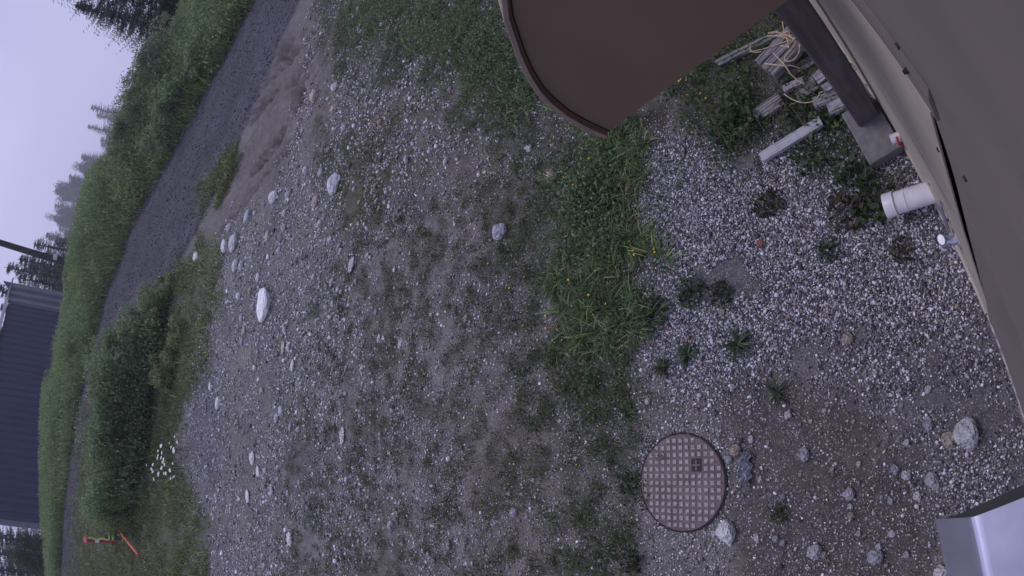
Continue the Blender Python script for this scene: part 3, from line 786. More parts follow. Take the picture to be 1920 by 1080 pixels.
def leaves(name, pos, size, base, label=None, asp=.45, tilt=.9, blue=.2, dry=.03, cat='weeds', parent=None, kind='stuff', mat=None, tone=None):
    n = len(pos)
    sc = np.stack([size * asp * RNG.uniform(.7, 1.3, n), size * RNG.uniform(.7, 1.3, n), size * RNG.uniform(.8, 1.2, n)], 1)
    R = rots(n, tilt)
    ob = scatter(name, LEAF_V, LEAF_F, pos, R, sc, greens(n, base, blue=blue, dry=dry) if tone is None else tone, mat or M_leaf, parent)
    return tag(ob, label, cat, None, kind) if parent is None else ob
c1 = sample_px(820, Z_GREEN, feather=42); c1 = c1[fbm(c1[:, 0] * 2.4, c1[:, 1] * 2.4, 201) > .55]
c9 = sample_px(420, [(640, -20), (950, -20), (1000, 180), (900, 190), (780, 110), (650, 70)], feather=35)
c2 = sample_px(60, Z_GREEN2, feather=40); c3 = sample_px(200, Z_WEEDB)
c5 = sample_px(190, [(1030, 440), (1210, 440), (1215, 600), (1180, 650), (1050, 650)])
c4 = sample_px(100, [(1120, 240), (1200, 240), (1210, 480), (1170, 500), (1150, 360)])
blades('grass', np.concatenate([c1, c4, c5[fbm(c5[:, 0] * 3, c5[:, 1] * 3, 90) > .42], c9]), 15, .15, .0085, .022, .8, (.078, .122, .045), 'long green grass growing in a strip between gravel and yard', .04)
blades('short_grass', np.concatenate([c2, c3]), 10, .07, .004, .04, .8, (.055, .08, .03), 'short grass tufts near the boards and below the grass strip', .08)
def mats(n, poly, dens_seed, thr, hgt=.06, size=.02, base=(.078, .115, .04), name='weeds', label='', blue=.25, clump=14, dry=.02, f=2.2, fe_=24):
    c = sample_px(n, poly, feather=fe_); c = c[fbm(c[:, 0] * f, c[:, 1] * f, dens_seed) > thr]
    p = np.repeat(c, clump, 0); k = len(p)
    x = p[:, 0] + RNG.normal(0, size * 1.5, k); y = np.maximum(p[:, 1] + RNG.normal(0, size * 1.5, k), -.09)
    pos = np.stack([x, y, zg(x, y) + RNG.uniform(0, 1, k) ** 1.3 * hgt], 1)
    return leaves(name, pos, np.full(k, size), base, label, blue=blue, dry=dry)
mats(1300, Z_GREEN, 202, .58, .16, .034, fe_=45, f=3.2, name='weeds', label='low leafy weeds mixed through the grass strip', blue=.35)
mats(520, Z_WEEDB, 203, .40, .07, .026, name='board_weeds', label='leafy weeds growing around the old boards', blue=.15, base=(.07, .11, .036))
mats(2600, Z_MOSS, 204, .58, .018, .012, name='moss', label='olive moss and tiny plants creeping over the yard dirt', blue=.05, base=(.085, .09, .036), dry=.08)
mats(1500, Z_MOSSY2, 205, .40, .025, .014, name='moss_patch', label='green moss patch beside the row of pale stones', blue=.05, base=(.085, .10, .036))
mats(150, Z_GREEN2, 206, .45, .05, .022, name='low_weeds', label='low weeds just below the grass strip', blue=.2)
TR1 = [(600, 60), (760, 60), (900, 150), (1010, 250), (1075, 330), (1060, 450), (1040, 560), (1080, 660), (1190, 800), (1195, 960), (1190, 1140), (1040, 1140), (1020, 900), (960, 720), (940, 520), (960, 400), (900, 260), (760, 170), (620, 150)]
mats(3600, TR1, 212, .48, .06, .019, name='fringe_weeds', label='small dark weeds thinning out beside the grass strip', blue=.2, base=(.078, .10, .038), clump=16, dry=.07, f=5.5)
mats(200, [(1040, 300), (1165, 310), (1160, 480), (1060, 470)], 213, .30, .14, .032, name='silver_weeds', label='grey-green leafy weeds bulging from the grass strip', blue=.45, base=(.085, .13, .05), clump=18, f=4)
mats(800, [(660, -20), (960, 20), (1010, 190), (940, 210), (860, 150)], 214, .36, .12, .030, name='silver_weeds', label='grey-green leafy weeds above the awning corner', blue=.45, base=(.085, .13, .05), clump=16, f=3)
# dark moss clumps all over the near yard
YARDN = [(700, 380), (1000, 300), (1200, 680), (1200, 1140), (520, 1140), (560, 600)]
mats(13000, YARDN, 46, .52, .045, .017, name='yard_moss', label='thin dark moss tufts dotted over the lower yard', blue=.03, base=(.058, .080, .028), clump=11, dry=.08, f=8.5)
mats(3800, Z_VERGE, 207, .34, .10, .06, name='verge_weeds', label='mixed weeds on the verge before the road', blue=.12, base=(.12, .14, .05), dry=.07)
mats(420, Z_ISLE, 208, .2, .07, .05, name='verge_grass', label='small green patch between road and sandy shoulder', blue=.05, base=(.09, .12, .04))
v1 = sample_px(2800, Z_VERGE); v1 = v1[fbm(v1[:, 0], v1[:, 1], 209) > .36]
v2 = sample_px(160, Z_ISLE)
blades('verge_tufts', np.concatenate([v1, v2]), 12, .22, .012, .10, .5, (.12, .16, .05), 'grass tufts on the verge between yard and road', .10)

# ------------------------------------------------------------------ bank beyond the road
def bank_spots(n, a0, a1, u0=0., u1=1.15):
    a = RNG.uniform(math.radians(a0), math.radians(a1), n)
    # evenly over the bank as it curves away
    r = r_far(a) + (RNG.uniform(u0, u1, n)) * BANKW
    return np.stack([r * np.sin(a), r * np.cos(a)], 1)
b1 = bank_spots(17000, -16, 66, .02, 1.25)
tl = fbm(b1[:, 0] * .45, b1[:, 1] * .45, 301)
blades('bank_grass', b1, 6, .50, .030, .18, .45, (.17, .26, .085), 'tall lush green grass covering the bank beyond the gravel road', .05)
k = bank_spots(15000, -16, 66, .0, 1.2); k = k[fbm(k[:, 0] * .6, k[:, 1] * .6, 302) > .42]
p = np.repeat(k, 9, 0); x = p[:, 0] + RNG.normal(0, .2, len(p)); y = p[:, 1] + RNG.normal(0, .2, len(p))
leaves('bank_weeds', np.stack([x, y, zg(x, y) + RNG.uniform(.1, .75, len(p))], 1), np.full(len(p), .11), (.19, .28, .11), 'broad-leaved weeds through the tall bank grass', blue=.2, dry=.04)
# beyond the crest: rough ground cover so that the rise does not end bare
k = bank_spots(5000, -16, 66, 1.2, 4.0); blades('rough_grass', k, 6, .6, .04, .3, .3, (.035, .06, .022), 'rough grass on the rise behind the bank crest')

def bush(cx, cy, w, h, depth, n, size, base, label, name='shrub', blue=.25, group='leafy shrubs on the berm', red=0, seedn=1):
    """cx,cy: picture point at the foot; w across the road direction, h tall (metres)"""
    p0 = TG(cx, cy)
    e = empty(name, p0, -math.atan2(p0[0], p0[1])); tag(e, label, 'bush', group)
    lob = [(RNG.uniform(-w / 2, w / 2), RNG.uniform(-depth / 2, depth / 2), RNG.uniform(.25, .95) * h, RNG.uniform(.12, .34) * min(w, h)) for _ in range(18)]
    lob += [(RNG.uniform(-w / 2, w / 2), RNG.uniform(-depth / 2, depth / 2), .2 * h, .3 * min(w, h)) for _ in range(4)]
    per = n // len(lob); P_ = []
    for lx, ly, lz, lr in lob:
        d = RNG.normal(size=(per, 3)); d /= np.linalg.norm(d, axis=1)[:, None]
        P_.append(np.array([lx, ly, lz]) + d * (lr * RNG.uniform(.62, 1.15, (per, 1))) * np.array([1.1, 1.1, .85]))
    P_ = np.concatenate(P_); P_ = P_[P_[:, 2] > .02]
    tn = greens(len(P_), base, blue=blue, dry=.02)
    if red:
        q_ = RNG.random(len(P_)) < red; tn[q_] = np.array((.10, .05, .045))
    leaves('foliage', P_, np.full(len(P_), size), base, parent=e, tone=tn)
    s = MB()
    for lx, ly, lz, lr in lob:
        s.tube([(lx * .2, ly * .2, -.15), (lx * .6, ly * .6, lz * .5), (lx, ly, lz + lr * .5)], [.022, .014, .005], 5)
    s.build('stem', M_bark, e)
    return e
for args in [
  (318, 575, 1.5, .5, .9, 3000, .07, (0.203, 0.257, 0.108), 'lowest yellowish shrub at the far right end of the berm'),
  (302, 612, 1.8, .85, 1.0, 4200, .075, (0.189, 0.257, 0.121), 'low loose shrub second from the right end of the berm'),
  (294, 655, 1.9, 1.15, 1.2, 5000, .085, (0.203, 0.277, 0.149), 'leafy shrub along the berm with pale grey-green tips'),
  (292, 703, 1.9, 1.5, 1.2, 5400, .085, (0.176, 0.250, 0.121), 'middle shrub with some reddish leaves over a dark hollow'),
  (286, 752, 2.0, 1.75, 1.2, 5600, .085, (0.169, 0.250, 0.115), 'tallest bushy shrub beside the dark hollow'),
  (278, 800, 2.0, 1.6, 1.2, 5600, .085, (0.176, 0.257, 0.121), 'broad bushy shrub above the white daisies'),
  (268, 850, 2.0, 1.6, 1.2, 5400, .085, (0.149, 0.230, 0.108), 'dark green shrub left of the daisies'),
  (258, 900, 1.9, 1.45, 1.1, 5000, .085, (0.162, 0.243, 0.108), 'loose shrub near the end of the berm'),
  (248, 945, 1.5, 1.0, 1.0, 3600, .08, (0.189, 0.257, 0.095), 'low shrub at the end of the berm by the red marker post'),
  (325, 690, 1.2, .5, .7, 2000, .06, (0.216, 0.257, 0.095), 'yellowish low shrub in front of the berm shrubs'),
  (340, 640, 1.0, .35, .7, 1600, .05, (0.203, 0.230, 0.081), 'tiny yellow-green shrub nearest the yard dirt'),
]:
    bush(*args, red=.08 if 'reddish' in args[8] else 0)
for i, (cx, cy, w, h, lb) in enumerate([
  (335, 95, 2.2, 1.7, 'shrub on the bank crest below the dark conifer'), (305, 140, 2.0, 1.5, 'loose shrub on the crest left of the dark conifer'),
  (288, 185, 2.2, 1.3, 'pale shrub with thin twigs on the bank crest'), (268, 225, 2.2, 1.2, 'shrub on the crest beside the misty conifer pair'), (255, 265, 2.0, 1.1, 'small dark shrub on the crest above the road bend'),
  (345, 185, 1.6, .9, 'brownish shrub halfway down the bank'), (320, 245, 1.6, .9, 'dark low shrub halfway down the bank above the bend'), (385, 120, 1.5, .8, 'small shrub at the foot of the bank by the sandy track')]):
    bush(cx, cy, w, h, 1.4, 2600, .10, (.16, .23, .11) if i % 2 else (.18, .225, .13), lb, blue=.3, group='shrubs along the bank')

# ------------------------------------------------------------------ trees
def conifer(name, h, w, seed, fine=1.0, bush_=1.0, base=(.020, .034, .024), levels=None):
    r = np.random.default_rng(seed)
    e = empty(name, (0, 0, 0))
    t = MB(); t.tube([(0, 0, -1.5), (0, 0, h * .5), (0, 0, h * .98)], [.018 * h, .011 * h, .002 * h], 7); t.build('trunk', M_bark, e)
    P_ = []; D_ = []; S_ = []
    lv = levels or int(26 * fine)
    for i in range(lv):
        f_ = (i + r.uniform(-.3, .3)) / lv; z = h * (.06 + .92 * f_); L = w * (1 - f_) ** .85 * r.uniform(.75, 1.1) + .012 * h
        for b_ in range(int((6 + 3 * r.random()) * bush_)):
            a = r.uniform(0, 2 * math.pi); l = L * r.uniform(.55, 1.1); dr = r.uniform(.12, .38)
            ns = max(4, int(l / (.020 * h) * fine ** .5))
            s = np.linspace(.12, 1, ns)
            bx_ = np.cos(a) * s * l; by_ = np.sin(a) * s * l; bz = z - dr * s * l + .22 * l * s ** 3
            for j in range(ns):
                for side in (-1, 1, 0):
                    aa_ = a + side * r.uniform(.5, 1.1)
                    P_.append((bx_[j], by_[j], bz[j])); D_.append(aa_); S_.append((.042 * h / fine * (1.15 - s[j] * .6) * r.uniform(.7, 1.3)))
    P_ = np.array(P_); D_ = np.array(D_); S_ = np.array(S_); n = len(P_)
    R = rots(n, RNG.normal(-.35, .35, n), D_ - np.pi / 2)
    sc = np.stack([S_ * .34, S_, S_], 1)
    tn = np.array(base) * RNG.uniform(.55, 1.5, (n, 1)) * RNG.uniform(.85, 1.15, (n, 3))
    v_ = np.array([(-.12, 0, 0), (.12, 0, 0), (.5, .45, -.05), (.16, .5, 0), (.3, .85, -.1), (0, 1, -.12), (-.3, .85, -.1), (-.16, .5, 0), (-.5, .45, -.05)])
    f__ = np.array([(0, 1, 3), (1, 2, 3), (0, 3, 7), (0, 7, 8), (3, 4, 5), (3, 5, 7), (7, 5, 6)])
    scatter('crown', v_, f__, P_, R, sc, tn, M_needle, e)
    return e
def broadleaf(name, h, w, seed, base=(.03, .05, .028), n=5000, size=.35):
    r = np.random.default_rng(seed); e = empty(name, (0, 0, 0))
    t = MB(); t.tube([(0, 0, -1), (.02 * h, 0, h * .4), (0, .02 * h, h * .9)], [.02 * h, .014 * h, .003 * h], 7)
    lob = []
    for i in range(15):
        a = r.uniform(0, 6.28); zz = h * r.uniform(.3, .95); rr = w * r.uniform(.2, .9) * (1 - abs(zz / h - .5) * 1.1)
        c = (math.cos(a) * rr, math.sin(a) * rr, zz); lob.append((*c, w * r.uniform(.22, .42)))
        t.tube([(0, 0, zz * .55), (c[0] * .6, c[1] * .6, zz * .85), c], [.008 * h, .005 * h, .002 * h], 5)
    t.build('trunk', M_bark, e)
    P_ = np.concatenate([np.array(l[:3]) + (lambda d: d / np.linalg.norm(d, axis=1)[:, None])(r.normal(size=(n // 15, 3))) * l[3] * r.uniform(.3, 1.15, (n // 15, 1)) for l in lob])
    leaves('crown', P_, np.full(len(P_), size), base, parent=e, blue=0, dry=0, tilt=1.2, asp=.7)
    return e
def plant_tree(e, tip, R, label, cat='tree', group=None, h=None, tipr=None):
    """stand a tree at range R so that its top reaches the line of sight through the picture point tip"""
    v = raydir(*tip); k_ = np.hypot(v[0], v[1]); x = v[0] / k_ * R; y = v[1] / k_ * R
    zt = CAM_H + v[2] / k_ * R; zb = float(z_ground(x, y)) - .3
    s = (zt - zb) / h
    e.location = (float(x), float(y), zb); e.scale = (s, s, s); e.rotation_euler = (0, 0, random.uniform(0, 6.28))
    return tag(e, label, cat, group)
CON = [conifer('conifer_tree', 20, 4.0, 5), conifer('conifer_tree', 20, 5.2, 6), conifer('conifer_tree', 20, 4.6, 7)]
BRO = [broadleaf('broadleaf_tree', 12, 4.6, 8), broadleaf('broadleaf_tree', 12, 4.2, 9)]
used = set()
cnt_ = {}
def get(lst, i):
    i = cnt_.get(id(lst), 0); cnt_[id(lst)] = i + 1
    o_ = lst[i % len(lst)]
    if id(o_) in used: return copy_tree(o_)
    used.add(id(o_)); return o_
TREES = [
 ('c', (176, 200), 165, 'misty conifer standing right of the pair above the bank crest'),
 ('c', (170, 236), 160, 'tallest misty conifer of the pair above the bank crest'),
 ('c', (196, 262), 175, 'thin faint conifer peeking over the bank crest'),
 ('c', (158, 292), 190, 'misty conifer left of the thin faint one'),
 ('b', (152, 306), 170, 'faint ragged tree behind the bank in mist'),
 ('c', (134, 330), 200, 'slim misty conifer between two ragged trees'),
 ('b', (112, 356), 180, 'ragged pale tree fading into mist'),
 ('c', (108, 384), 190, 'misty conifer with bare upper branches'),
 ('b', (102, 402), 160, 'palest ragged tree deep in the mist'),
 ('c', (116, 428), 150, 'half hidden misty conifer above the power pole'),
 ('c', (90, 440), 130, 'grey conifer just right of the leaning power pole'),
 ('c', (188, 215), 170, 'short misty conifer between the pair and the crest'),
 ('c', (206, 246), 180, 'low misty conifer filling the gap below the pair'),
 ('c', (168, 305), 185, 'grey conifer in front of the ragged pale trees'),
 ('b', (138, 345), 165, 'ragged tree crown low over the bank in the mist'),
 ('c', (122, 370), 175, 'faded conifer standing between two ragged trees'),
 ('b', (118, 392), 170, 'round misty crown just over the bank crest'),
 ('c', (112, 412), 165, 'blurred conifer right above the power pole'),
 ('c', (100, 452), 90, 'dark conifer low behind the foot of the power pole'),
 ('c', (60, 456), 85, 'dark conifer behind the leaning power pole'),
 ('c', (30, 486), 75, 'dark feathery conifer left of the power pole top'),
 ('c', (50, 500), 90, 'conifer between pole and metal building'),
 ('c', (78, 474), 80, 'second dark conifer behind the leaning power pole'),
 ('c', (28, 520), 82, 'feathery conifer touching the right roof corner of the metal building'),
 ('c', (5, 500), 72, 'tall dark conifer over the right corner of the metal building'),
 ('c', (-20, 540), 75, 'tall conifer behind the metal building roof'),
 ('c', (-8, 575), 80, 'conifer showing above the roof edge of the metal building'),
 ('c', (-30, 620), 75, 'conifer behind the building, second along its roof'),
 ('c', (-30, 670), 78, 'conifer behind the building, third along its roof'),
]
for i, (kd, tip, R, lb) in enumerate(TREES):
    e = get(CON, i) if kd == 'c' else get(BRO, i)
    if R > 120: tip = (tip[0] - 9, tip[1])
    R = R * 1.7 if R > 120 else R * .9
    plant_tree(e, tip, R, lb, 'tree', 'trees in the mist beyond the bank', 20 if kd == 'c' else 12)
    sw = (54 if kd == 'c' else 40) * random.uniform(.8, 1.25) / FOC * R / (9.0 if kd == 'c' else 8.5)
    if tip[0] < 62: sw *= 1.7
    e.scale = (sw, sw, e.scale[2])
for i, (kd, tip, R, lb) in enumerate([t_ for t_ in TREES if t_[2] > 120 and 'pair' not in t_[3]]):
    e = copy_tree(CON[(i + 1) % 3]); R = R * 1.9
    tip = (tip[0] - 8 + (i * 7) % 13, tip[1] + 9 - (i * 5) % 7)
    plant_tree(e, tip, R, 'lower misty conifer beside the ' + lb.replace('misty conifer', 'conifer'), 'tree', 'trees in the mist beyond the bank', 20)
    e['label'] = ' '.join(e['label'].split()[:16])
    sw = 60 / FOC * R / 9.0; e.scale = (sw, sw, e.scale[2])
# the dark conifer reaching into the top of the picture
bigc = conifer('conifer_tree', 13, 4.6, 15, 1.5, 2.6, (.016, .027, .022))
p_ = TG(318, 20); d_ = np.array([p_[0], p_[1]]); az_ = math.atan2(d_[0], d_[1]); rr_b = float(r_crest(az_)) + 4.5
v = raydir(250, -25); az_ = math.atan2(v[0], v[1])
bx_, by_ = rr_b * math.sin(az_), rr_b * math.cos(az_)
bigc.location = (bx_, by_, float(z_ground(bx_, by_)) - .3)
bigc.scale = (.80, .80, .80)
tag(bigc, 'large dark conifer leaning branches over the bank at the top of the picture', 'tree')
bigc2 = copy_tree(bigc); v = raydir(262, 45); az_ = math.atan2(v[0], v[1]); r2_ = rr_b + 3
bigc2.location = (r2_ * math.sin(az_), r2_ * math.cos(az_), float(z_ground(r2_ * math.sin(az_), r2_ * math.cos(az_))) - .5)
bigc2.scale = (.5, .5, .5); bigc2.rotation_euler = (0, 0, 2.0)
bigc2['label'] = 'smaller dark conifer tucked beside the large one on the bank'
# dark trees left of the metal building
for i, (tip, R, lb) in enumerate([((-60, 1000), 60, 'dark spruce just past the left end of the metal building'), ((-70, 1030), 66, 'dark spruce filling the gap behind the round bush'), ((-60, 1062), 58, 'dark spruce behind the round bush'), ((-40, 1110), 55, 'dark spruce over the gravel path')]):
    e = copy_tree(bigc); plant_tree(e, tip, R, lb, 'tree', 'dark spruces left of the metal building', 13); e.scale = (e.scale[0] * .95, e.scale[1] * .95, e.scale[2])
bt = broadleaf('broadleaf_tree', 4.2, 2.0, 33, (.05, .08, .04), 4200, .17)
plant_tree(bt, (18, 1045), 41, 'round grey-green broadleaf bush beside the gravel path', 'tree', None, 4.2)

# ------------------------------------------------------------------ power pole
pb = T(150, 503); rp = 33.0
v0 = raydir(150, 503); k0 = np.hypot(v0[0], v0[1]); P0 = np.array([v0[0] / k0 * rp, v0[1] / k0 * rp, CAM_H + v0[2] / k0 * rp - .9])
v1_ = raydir(0, 455); k1 = np.hypot(v1_[0], v1_[1]); P1 = np.array([v1_[0] / k1 * rp, v1_[1] / k1 * rp, CAM_H + v1_[2] / k1 * rp])
P2 = P0 + (P1 - P0) * 1.7
e = empty('power_pole', P0)
m_ = MB(); m_.tube([(0, 0, 0), tuple((P2 - P0) / 2), tuple(P2 - P0)], [.19, .165, .14], 12); m_.build('pole', M_pole, e, True)
m_ = MB(); pm = (P1 - P0) * .42
m_.box(-.16, .10, -.1, .1, -.12, .12, None, tuple(pm + np.array([.05, -.22, 0]))); m_.build('meter_box', M_trimw, e, bevel=.02)
m_ = MB(); pm2 = (P2 - P0) * .97
m_.box(-1.1, 1.1, -.06, .06, -.07, .07, None, tuple(pm2)); m_.build('crossarm', M_pole, e, bevel=.01)
tag(e, 'dark leaning wooden power pole rising from the bank grass', 'pole')

# ------------------------------------------------------------------ corrugated metal building
a1_, a2_ = math.radians(25.0), math.radians(4.3)
RB1, RB2 = 50.0, 38.0
B1 = np.array([RB1 * math.sin(a1_), RB1 * math.cos(a1_)]); B2 = np.array([RB2 * math.sin(a2_), RB2 * math.cos(a2_)])
vc = raydir(105, 585); tcx = vc[:2] / np.hypot(*vc[:2])
# corner between the ribbed end (right) and the long wall
dirw = (B2 - B1) / np.linalg.norm(B2 - B1)
A_ = np.array([[tcx[0], -dirw[0]], [tcx[1], -dirw[1]]]); sol = np.linalg.solve(A_, B1)
Bc = B1 + dirw * sol[1]
zt1 = CAM_H + raydir(25, 530)[2] / np.hypot(*raydir(25, 530)[:2]) * RB1
ztb = CAM_H + .02 * RB1 - 1.2
def ribbed(p, q, z0, z1, pitch, depth, sharp=.25):
    """a wall of trapezoid ribs standing between two ground points"""
    d = (q - p); L = np.linalg.norm(d); d = d / L; nrm = np.array([d[1], -d[0]])
    if nrm @ (-p) < 0: nrm = -nrm
    n = max(2, int(L / pitch)); pts = []
    for i in range(n):
        s = i * L / n; w_ = L / n
        for f_, o_ in ((0, 0), (.5 - sharp / 2, 0), (.5, depth), (1 - sharp / 2, depth)): pts.append((s + f_ * w_, o_))
    pts.append((L, 0)); k = MB(); v = []
    for s, o_ in pts:
        a = p + d * s + nrm * o_
        v += [(a[0], a[1], z0), (a[0], a[1], z1)]
    k.add(v, [(2 * i, 2 * i + 2, 2 * i + 3, 2 * i + 1) for i in range(len(pts) - 1)])
    return k, d, nrm, L
e = empty('metal_building', (0, 0, 0)); tag(e, 'long dark blue corrugated metal building behind the bank', 'building')
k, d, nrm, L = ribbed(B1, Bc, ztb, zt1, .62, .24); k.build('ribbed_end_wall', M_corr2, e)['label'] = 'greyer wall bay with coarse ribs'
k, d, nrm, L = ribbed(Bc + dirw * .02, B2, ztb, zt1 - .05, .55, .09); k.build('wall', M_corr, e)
back = np.array([.30, .954])
k = MB()
c0, c1_, c2_, c3_ = B1 + nrm * .35 - dirw * .2, B2 + nrm * .35 + dirw * .3, B2 + back * 9, B1 + back * 9
zr = zt1 + 1.4
k.add([(c0[0], c0[1], zt1), (c1_[0], c1_[1], zt1), (c2_[0], c2_[1], zr), (c3_[0], c3_[1], zr), (c0[0], c0[1], zt1 + .12), (c1_[0], c1_[1], zt1 + .12), (c2_[0], c2_[1], zr + .12), (c3_[0], c3_[1], zr + .12)],
      [(0, 1, 2, 3), (4, 7, 6, 5), (0, 4, 5, 1), (1, 5, 6, 2), (2, 6, 7, 3), (3, 7, 4, 0)])
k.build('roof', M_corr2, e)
k = MB(); f0, f1 = Bc + nrm * .37, B2 + nrm * .37
k.add([(f0[0], f0[1], zt1 - .05), (f1[0], f1[1], zt1 - .05), (f1[0], f1[1], zt1 + .22), (f0[0], f0[1], zt1 + .22), (f0[0] + nrm[0] * .05, f0[1] + nrm[1] * .05, zt1 - .05), (f1[0] + nrm[0] * .05, f1[1] + nrm[1] * .05, zt1 - .05),
       (f1[0] + nrm[0] * .05, f1[1] + nrm[1] * .05, zt1 + .22), (f0[0] + nrm[0] * .05, f0[1] + nrm[1] * .05, zt1 + .22)], [(0, 1, 2, 3), (4, 7, 6, 5), (0, 4, 5, 1), (1, 5, 6, 2), (2, 6, 7, 3), (3, 7, 4, 0)])
k.build('roof_trim', M_trimw, e)
k = MB(); cc_ = B2 + dirw * .12
ax = Vector((dirw[0], dirw[1], 0)); R3 = Matrix(((dirw[0], nrm[0], 0), (dirw[1], nrm[1], 0), (0, 0, 1)))
k.box(-.14, .14, -.1, .14, ztb, zt1, R3, (cc_[0], cc_[1], 0)); k.build('corner_trim', mat_plain('grey_corner_trim', (.10, .11, .14), .5), e)
k = MB()                                   # closed sides and back
for (p, q) in ((B1, B1 + back * 9), (B2, B2 + back * 9), (B1 + back * 9, B2 + back * 9)):
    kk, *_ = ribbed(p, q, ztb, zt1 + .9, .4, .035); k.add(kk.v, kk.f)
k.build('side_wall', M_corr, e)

# ------------------------------------------------------------------ the building the camera hangs on
WY = -.100
bld = empty('tan_building', (0, WY, 0)); tag(bld, 'tan panelled building wall with awning, pipe and faucet, filling the right side', 'building')
def off(k):
    k.v = [(a, b - WY, c) for a, b, c in k.v]; return k
# left field: full height siding; right field: lower panel under the horizontal seam
SEAM_Z, SEAM_X = 2.33, .435
edgeA = [(.435, 2.33), (.434, 2.03), (.446, 1.7), (.450, 1.5), (.445, 1.3), (.430, .90), (.398, .60), (.398, -.3)]
edgeB = [(.402, -.3), (.402, .60), (.448, .72), (.489, 1.0), (.515, 1.3), (.514, 1.6), (.496, 1.9), (.476, 2.12), (.458, 2.255)]
k = MB(); k.prism([(-6, -.3)] + edgeA[::-1] + [(7, SEAM_Z), (7, 3.9), (-6, 3.9)], 'y', WY - .003, WY)
siding = off(k).build('siding', M_siding, bld)
siding['label'] = 'upper tan metal siding'
k = MB(); k.prism(edgeB + [(7, 2.26), (7, -.3)], 'y', WY - .004, WY + .0005)
skirt = off(k).build('lower_panel', M_siding2, bld); skirt['label'] = 'lighter tan lower panel with scratches and loose seams'
k = MB(); k.box(-6, 7, WY - .14, WY - .045, -.3, 3.85); off(k).build('gap_shade_backing', M_gap, bld)  # black sheet that paints the shade inside the open seams
# wavy closure foam along the open vertical seam
k = MB(); zs = np.linspace(.62, 2.28, 90)
ea = np.array(edgeA[:7][::-1])
xe = np.interp(zs, ea[:, 1], ea[:, 0])
pts = [(x_ - .004, z_) for x_, z_ in zip(xe, zs)] + [(x_ + .010 + .006 * math.sin(z_ * 55) + .004 * math.sin(z_ * 23), z_) for x_, z_ in zip(xe[::-1], zs[::-1])]
k.prism(pts, 'y', WY - .012, WY - .0045); off(k).build('closure_strip', M_foam, bld)
# folded flashing above the lower panel with screws
k = MB(); k.prism([(WY + .0005, 2.325), (WY + .006, 2.327), (WY + .007, 2.40), (WY + .0015, 2.43), (WY + .0005, 2.43)], 'x', .405, 7)
fl = off(k).build('flashing', M_siding, bld)
def screw(x, z, y=WY + .006):
    k = MB(); k.tube([(x, y, z), (x, y + .004, z)], .006, 8); k.tube([(x, y + .004, z), (x, y + .009, z)], .0045, 6); off(k).build('screw', M_gap, fl)
for x_, z_ in ((.47, 2.39), (.80, 2.385), (1.3, 2.39)): screw(x_, z_)
# seams, scratches and the worn strip at the bottom of the lower panel
def wallpt(px, py, c=WY):
    v = raydir(px, py); t = c / v[1]; return v[0] * t, CAM_H + v[2] * t
def scratch(pxs, wd, name, mat, yo=.0012):
    p = [wallpt(*q_) for q_ in pxs]; k = MB()
    for (x1, z1), (x2, z2) in zip(p[:-1], p[1:]):
        dx, dz = x2 - x1, z2 - z1; l = math.hypot(dx, dz); nx__, nz__ = -dz / l * wd, dx / l * wd
        k.add([(x1 - nx__, WY + yo, z1 - nz__), (x2 - nx__, WY + yo, z2 - nz__), (x2 + nx__, WY + yo, z2 + nz__), (x1 + nx__, WY + yo, z1 + nz__)], [(0, 1, 2, 3)])
        k.v = k.v
    return off(k).build(name, mat, skirt)
M_scr = mat_plain('dark_scratch', (.035, .03, .03), .8, scale=40)
M_worn = mat_plain('worn_pale_edge', (.33, .30, .28), .8, scale=25, amt=.5)
scratch([(1553, 36), (1590, 92), (1630, 158), (1676, 248)], .010, 'seam', M_scr)
scratch([(1646, 158), (1665, 190), (1700, 245), (1740, 310), (1783, 392)], .006, 'scratch', M_scr)
# bottom flashing: a thin pale kick strip standing off the wall
k = MB(); k.prism([(WY + .0005, -.05), (WY + .016, -.05), (WY + .012, .03), (WY + .0005, .045)], 'x', .43, 7); off(k).build('kick_strip', M_siding2, bld)
k = MB(); k.prism([(WY + .0005, -.05), (WY + .012, -.05), (WY + .006, .05), (WY + .0005, .055)], 'x', -6, .42); off(k).build('kick_strip', M_worn, bld)
# screw heads on the panels
for (px_, py_) in ((1811, 334), (1760, 280), (1743, 345), (1685, 85)):
    x_, z_ = wallpt(px_, py_)
    k = MB(); k.tube([(x_, WY, z_), (x_, WY + .004, z_)], .006, 8); off(k).build('screw', M_scr, skirt if x_ > SEAM_X else siding)
# eave overhead and roof of the camera building
k = MB(); k.prism([(WY, 3.62), (.06, 3.62), (.06, 3.80), (-3.5, 5.4), (-3.5, 5.3), (WY, 3.9)], 'x', -6, 7); off(k).build('roof', M_awn, bld)
k = MB(); k.box(-6, -5.95, -4, WY - .05, -.3, 3.9); off(k).build('end_wall', M_siding, bld)
k = MB(); k.box(6.95, 7, -4, WY - .05, -.3, 3.9); off(k).build('end_wall', M_siding, bld)

